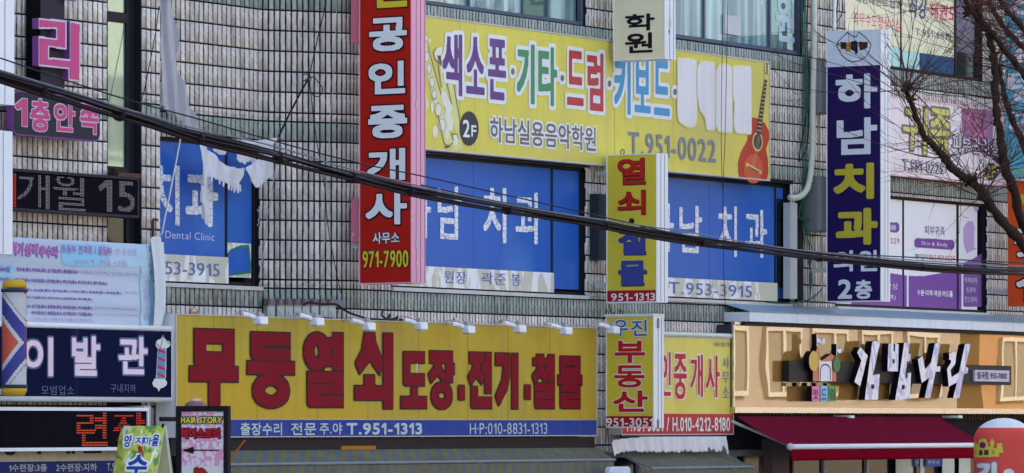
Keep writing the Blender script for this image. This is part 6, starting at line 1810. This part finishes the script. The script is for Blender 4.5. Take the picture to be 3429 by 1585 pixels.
a2o, f2o = .22, .72
striped("awning", "short striped awning under the torn white banner", W.s(2079, a2o), W.s(2432, a2o), W.s(2180, f2o), W.s(2522, f2o), a2o, f2o,
        W.sz(2250, 1517, a2o)[1], W.sz(2300, 1567, f2o)[1], W.sz(2300, 1567, f2o)[1] - .32, .115)
mb = MB(); mb.box(W, W.s(1080), W.s(1195), W.sz(1140, 1507, .26)[1], W.sz(1140, 1494, .26)[1], .20, .26); tag(mb.build("plank", mat("ochre plank", (150, 108, 40), rough=.7)), "ochre timber plank lying on the long striped awning", "plank")
wire("flag_stick", "orange rag on a stick at the left end of the long striped awning", W, .5, [('S', 760, 1530), ('S', 790, 1512), ('S', 808, 1490), ('S', 820, 1475)], .011, mat("orange rag", (150, 70, 56), rough=.8), None, "stick")
# torn white banner
M_TORN = mat("torn white banner cloth", (196, 198, 216), rough=.8, grime=.06, streak=.06)
nn = noise_fac(M_TORN, (.8, .8, .8), 1.5, .42, .62, 3)
n_, p_ = tweak(M_TORN); tc_ = n_.nodes.new("ShaderNodeTexCoord"); sp_ = n_.nodes.new("ShaderNodeSeparateXYZ"); n_.links.new(tc_.outputs["Object"], sp_.inputs[0])
mr_ = n_.nodes.new("ShaderNodeMapRange"); mr_.inputs[1].default_value = .30; mr_.inputs[2].default_value = .44; n_.links.new(sp_.outputs[2], mr_.inputs[0])
mm_ = n_.nodes.new("ShaderNodeMath"); mm_.operation = 'MULTIPLY'; n_.links.new(nn, mm_.inputs[0]); n_.links.new(mr_.outputs[0], mm_.inputs[1])
overlay(M_TORN, mm_.outputs[0], (96, 84, 124))
low = fray((2180, 985), (1560, 985), 42, 20, 60)
low = [(x, 990 - (y - 985) * (1.0 if x > 1750 else .35)) if i % 2 else (x, 995) for i, (x, y) in enumerate(low)]
rag("torn_banner", "torn white banner with a fringed lower edge under the red banded wall sign", W, .42,
    [('c4', [(1035, 858), (1300, 832), (2148, 826), (2160, 870), (2178, 1000), (2160, 1004), (2140, 940), (2128, 905), (2110, 960)] + [(2095 - 23 * k, (985 + rg.uniform(-6, 8)) if k % 2 == 0 else 985 - rg.uniform(4, 60 if k < 18 else 26)) for k in range(45)] + [(1100, 990), (1055, 1002), (1040, 1030), (1022, 940), (1008, 890)])],
    lambda s, z: .02 * math.sin(s * 14) + .012 * math.sin(s * 33 + z * 9), None, M_TORN, "torn banner")
L = Lettering(W, .452, lambda s, z: .02 * math.sin(s * 14) + .012 * math.sin(s * 33 + z * 9))
mb = MB(); mb.tube([W.P(W.s(2078, .3), W.sz(2200, 1462, .3)[1], .30), W.P(W.s(2432, .3), W.sz(2200, 1462, .3)[1], .30)], .02, 6); tag(mb.build("banner_rod", M_DKMETAL), "dark rod that the torn white banner hangs from", "rod")
mb = MB(); mb.prism(W, rrect(W.s(2040, .8), W.s(2112, .8), W.sz(2070, 1600, .8)[1], W.sz(2070, 1563, .8)[1], .07), .74, .8); o = mb.build("round_sign", mat("pale blue round sign", (180, 196, 226), rough=.4)); tag(o, "small pale blue rounded sign between the two striped awnings", "sign")

# ---- inflatable column
IO = 3.0
iu = 3361
ip = W.P(W.s(iu, IO), 0, IO); iy = ip[1]; R_ = 100 / F * iy
iz = lambda v: CH + (HV - v) / F * iy
infl = thing("inflatable_column", "fat red inflatable column with a white top and a yellow castle print", "inflatable", ip)
ztop, zsh = iz(1400), iz(1474)
prof = [(R_ * .96, .02), (R_, .3), (R_ * 1.0, 1.2), (R_, zsh)]
for k in range(1, 9):
    w = k / 8 * math.pi / 2; prof.append((R_ * math.cos(w), zsh + (ztop - zsh) * math.sin(w)))
mb = MB(); cut = iz(1437)
mb.lathe(ip[:2], prof, 40)
for i, f in enumerate(mb.f):
    if sum(mb.v[j][2] for j in f) / 4 > cut - .005: mb.m[i] = 1
mb.build("tube", [mat("red nylon", (200, 78, 76), rough=.45, grime=.03), mat("white nylon", (204, 212, 232), rough=.45, grime=.03)], infl, True)
IPL = PL(ip[:2], (1, 0), (0, -1)); idisp = lambda s, z: math.sqrt(max(R_ * R_ - s * s, 1e-4)) * (1 if z < zsh else math.cos(math.asin(min(1, (z - zsh) / (ztop - zsh)))))
L = Lettering(IPL, .010, idisp)
L.shape('d4', [(2066, 1035), (2060, 905), (2078, 870), (2095, 905), (2108, 905), (2112, 860), (2145, 845), (2180, 850), (2200, 890), (2205, 925), (2232, 925), (2218, 895), (2242, 838), (2268, 885), (2255, 930), (2262, 945), (2292, 940), (2290, 898), (2345, 890), (2345, 925), (2358, 985), (2310, 990), (2312, 1025)], cell=.005)
L.build(infl, mat("yellow castle print", (196, 186, 76), rough=.45), name='castle_print')
L = Lettering(IPL, .014, idisp)
L.ell('d4', 2148, 912, 32, 32, cell=.005); L.shape('d4', [(2160, 960), (2208, 958), (2208, 1010), (2160, 1012)], cell=.005); L.build(infl, mat("purple castle print", (96, 40, 96), rough=.45), name='castle_print')
L = Lettering(IPL, .014, idisp)
L.shape('d4', [(2110, 962), (2148, 960), (2148, 1012), (2110, 1014)], cell=.005); L.t('d4', "맛", 2235, 962, 2270, 1005, res=24); L.t('d4', "의", 2072, 965, 2098, 1010, res=24); L.build(infl, mat("dark castle print", (62, 62, 60), rough=.45), name='castle_print')
L = Lettering(IPL, .016, idisp)
L.t('d4', "김", 2082, 1078, 2292, 1330, bold=.06, out=.018, res=50); L.ell('d4', 2410, 1192, 55, 45)
L.build(infl, mat("white nylon letters", (206, 208, 226), rough=.45), mat("grey nylon letter edge", (136, 120, 132), rough=.45))

# ---- neighbour's signs at the right edge
NB1, *_q = proj_sign("projecting_sign", "light blue projecting sign with white lettering at the right edge, behind the branches", 3366, 3600, -160, 592, .3, .3, mat("light blue vinyl", (84, 166, 200), rough=.4, grime=.05), mat("blue sign side", (100, 160, 190)), (.4,), hinges=())
pl_ = _q[0]
L = Lettering(pl_, .010)
for k, ch in enumerate("해물탕집"): L.t('d1', ch, 2395, -120 + k * 400, 2950, 240 + k * 400, bold=.035, res=50)
L.build(NB1, mat("pale pink lettering on blue", (206, 200, 222), rough=.4))
L = Lettering(pl_, .014); L.t('d2', "010-4212", 2455, 492, 2900, 545, bold=.04, res=36); L.build(NB1, M_YLET)
NB2, *_q = proj_sign("projecting_sign", "orange projecting sign with white black edged lettering at the right edge", 3375, 3600, 608, 1024, .3, .3, mat("orange vinyl", (196, 74, 36), rough=.4, grime=.05), mat("orange sign side", (170, 80, 50)), (.4,), hinges=())
pl_ = _q[0]
L = Lettering(pl_, .012)
L.t('d2', "맛", 2460, 1060, 2900, 1380, bold=.05, out=.022, res=56); L.t('d3', "집", 2478, 330, 2900, 690, bold=.05, out=.022, res=56); L.build(NB2, mat("white letters on orange", (206, 206, 220), rough=.4), M_NAVYOUT)
L = Lettering(pl_, .010); L.ell('d2', 2545, 800, 38, 52); L.build(NB2, M_YLET, name='yellow_print')

# ---- overhead cables, strung along the street four and a half metres in front of the wall
CO = 4.5
def span(pts): return [('D', x, y) for x, y in pts]
main = [(-30, 184), (60, 212), (150, 240), (260, 276), (380, 312), (480, 343), (600, 372), (700, 398), (800, 425), (900, 450), (980, 468), (1060, 486), (1200, 513), (1350, 540), (1480, 560), (1600, 583), (1740, 606), (1880, 624), (2060, 648), (2200, 662), (2340, 674), (2460, 681), (2600, 686)]
bund = thing("cable_bundle", "thick lashed bundle of black cables slanting down across the whole facade", "cable", W.P(W.s(1700, CO), 5, CO))
M_CAB = mat("black cable jacket", (20, 18, 28), rough=.5, spec=.2); M_CAB2 = mat("maroon black cable jacket", (46, 26, 36), rough=.5)
def cat(q):
    out = []
    for i in range(len(q) - 1):
        p0, p1, p2, p3 = [Vector(q[min(max(i + k, 0), len(q) - 1)]) for k in (-1, 0, 1, 2)]
        for k in range(6):
            t = k / 6; out.append(.5 * ((2 * p1) + (p2 - p0) * t + (2 * p0 - 5 * p1 + 4 * p2 - p3) * t * t + (3 * p1 - p0 - 3 * p2 + p3) * t ** 3))
    return out + [Vector(q[-1])]
core = cat([W.P(*W.k('D', x, y, CO), CO) for x, y in main])
nC = len(core); upv = Vector((0, 0, 1)); nv_ = Vector((W.n[0], W.n[1], 0))
for a, b, rr, m, ph in ((.030, .02, .026, M_CAB, 0), (-.026, -.01, .028, M_CAB2, 1.5), (-.052, .02, .022, M_CAB, 3), (.006, .045, .018, M_CAB, 4), (.058, -.005, .012, M_CAB2, 2.2)):
    tp = [.82 - .22 * i / nC for i in range(nC)]
    q = [p + (upv * (a + .010 * math.sin(i * .22 + ph)) + nv_ * (b + .010 * math.cos(i * .19 + ph))) * tp[i] for i, p in enumerate(core)]
    mb = MB(); mb.tube(q, [rr * t_ for t_ in tp], 8); mb.build("cable", m, bund, True)
for k in range(9, nC - 3, 11):
    t = (core[k + 1] - core[k - 1]).normalized()
    mb = MB(); mb.tube([core[k] - t * .025 - upv * .003, core[k] + t * .025 - upv * .003], .078 * (.80 - .22 * k / nC), 12); mb.build("cable_tie", M_BLACK, bund, True)
for lb, pts, rr, m in (("highest thin wire, crossing the red sign and far above the cable bundle", [(-30, 136), (100, 180), (300, 245), (500, 300), (700, 358), (900, 410), (1060, 443), (1300, 497), (1500, 542), (1700, 588), (1900, 630), (2100, 652), (2576, 690)], .0075, M_WIRE),
                       ("pale steel wire running just above the cable bundle", [(-30, 168), (150, 222), (330, 278), (500, 326), (640, 356), (760, 388), (860, 420), (1000, 455), (1150, 490), (1400, 536), (1700, 580), (2000, 628), (2300, 655), (2600, 672)], .008, mat("pale steel wire", (104, 112, 132), rough=.5)),
                       ("thin black wire between the pale steel wire and the bundle", [(-30, 176), (200, 242), (420, 312), (640, 366), (860, 428), (1060, 476), (1300, 522), (1600, 572), (1900, 617), (2250, 656), (2600, 678)], .009, M_WIRE)):
    wire("overhead_wire", lb, W, CO + .1, span(pts), rr, m, None, "wire")
wire("overhead_wire", "second thin wire touching the top of the bundle on the right half", W, CO + .06, span([(1060, 466), (1240, 505), (1500, 553), (1760, 600), (2060, 634), (2300, 648), (2600, 663)]), .008, M_WIRE, None, "wire")

# ---- bare street tree at the right
TO = 4.0
def TQ(x, y): return ('S', 2900 + x / 1.489, y / 1.489)
tree = thing("street_tree", "bare pollarded street tree with knobbly limbs at the right edge", "tree", W.P(W.s(3560, TO), 0, TO))
mbk = D.materials.new("grey brown bark"); mbk.use_nodes = True
_M["bark"] = mbk
M_BARK = mat("rough bark", (50, 41, 41), rough=.95, grime=.4, bump=.9)
M_TWIG = mat("red brown twig", (76, 55, 54), rough=.9, spec=0)
rt = random.Random(5)
limbs = [
 ([(940, 1330), (820, 1260), (735, 1165), (640, 1050), (570, 950), (500, 890), (430, 840), (380, 775), (330, 720), (290, 680), (250, 590), (225, 510), (200, 450)], .078, .030, 0.0),
 ([(940, 1330), (850, 1220), (775, 1100), (740, 960), (700, 850), (680, 750), (665, 640), (650, 560), (645, 440), (640, 320), (625, 230), (600, 150), (560, 90), (520, 40), (480, -40)], .078, .034, .25),
 ([(940, 1330), (880, 980), (800, 760), (740, 620), (700, 520), (680, 420), (660, 330)], .06, .03, -.25),
 ([(960, 1250), (900, 560), (800, 390), (740, 310), (690, 250), (640, 180), (580, 100), (550, 20)], .058, .028, .45),
 ([(980, 1200), (920, 420), (840, 280), (788, 240), (700, 150), (640, 60), (600, -20)], .055, .03, -.4),
 ([(990, 1150), (920, 300), (800, 160), (720, 70), (680, 20), (650, -50)], .05, .03, .1),
]
knobs = []; alongs = []
mbt = MB()
for k, (pts, r0, r1, dp) in enumerate(limbs):
    q = []
    for i, (x, y) in enumerate(pts):
        r_, u_, v_ = TQ(x, y)
        o_ = TO + dp * (i / len(pts))
        q.append(W.P(*W.sz(u_, v_, o_), o_))
    c = cat(q); n = len(c)
    c = [p + Vector((rt.uniform(-.012, .012), rt.uniform(-.012, .012), rt.uniform(-.012, .012))) for p in c]
    rad = [.88 * (r0 + (r1 - r0) * (i / n)) * (1 + .10 * math.sin(i * 1.7) + rt.uniform(-.10, .14)) for i in range(n)]
    lm = MB(); lm.tube(c, rad, 9); lm.build("limb", M_BARK, tree, True)
    knobs.append((c[-1], 15)); alongs.append(c)
tb = W.P(W.s(3600, TO), 0, TO)
jn = Vector(W.P(*W.sz(*TQ(960, 1310)[1:], TO), TO))
tr = MB(); tr.tube(cat([Vector((tb[0] + .1, tb[1], -.05)), Vector((tb[0] + .05, tb[1], 1.2)), jn + Vector((.12, .05, -1.4)), jn + Vector((0, 0, .05))]), [.24, .22, .20, .19, .185, .18, .175, .17, .165, .16, .155, .15, .145, .14, .135, .13, .125, .12, .12], 14); tr.build("trunk", M_BARK, tree, True)
# swollen pollard knobs
for (x, y, rr) in ((205, 440, .085), (222, 500, .06), (690, 835, .085), (530, 905, .085), (575, 985, .07), (640, 310, .08), (655, 560, .05), (395, 790, .05), (520, 60, .09)):
    r_, u_, v_ = TQ(x, y); p = Vector(W.P(*W.sz(u_, v_, TO + .06), TO + .06))
    kb = MB()
    for t_ in range(16):
        d = Vector((rt.uniform(-1, 1), rt.uniform(-1, 1), rt.uniform(-.4, 1))).normalized()
        kb.tube([p, p + d * rr * rt.uniform(.8, 1.5)], [rr * .45, rr * .12], 6)
    kb.build("pollard_knob", M_BARK, tree, True)
    knobs.append((p, 13 if rr > .06 else 6))
tw = MB()
def twig(p, d, L_, r, depth=0):
    pts = [p]; n = 7
    b = Vector((rt.uniform(-1, 1), rt.uniform(-1, 1), rt.uniform(-.5, .8))) * .10
    for i in range(n):
        d = (d + b * .6 + Vector((rt.uniform(-1, 1), rt.uniform(-1, 1), rt.uniform(-.8, 1))) * .11).normalized()
        pts.append(pts[-1] + d * L_ / n)
        if depth < 2 and rt.random() < (.42 if depth == 0 else .3):
            e = (d + Vector((rt.uniform(-1, 1), rt.uniform(-1, 1), rt.uniform(-.6, .9))) * .8).normalized()
            twig(pts[-1], e, L_ * rt.uniform(.25, .5), r * .62, depth + 1)
    tw.tube(pts, [r * (1 - .75 * i / n) for i in range(n + 1)], 4, cap=False)
for p, n in knobs:
    for k in range(n):
        d = Vector((rt.gauss(0, .75), rt.gauss(0, .75), rt.uniform(-.25, 1.1))).normalized()
        twig(p, d, rt.uniform(.5, 1.7), rt.uniform(.004, .0085))
for c in alongs:
    for k in range(34):
        p = c[int(len(c) * rt.uniform(.25, .98))]
        d = Vector((rt.gauss(0, .9), rt.gauss(0, .9), rt.uniform(-.6, 1.0))).normalized()
        twig(p, d, rt.uniform(.2, .95), rt.uniform(.004, .0075))
tw.build("crown", M_TWIG, tree, True)
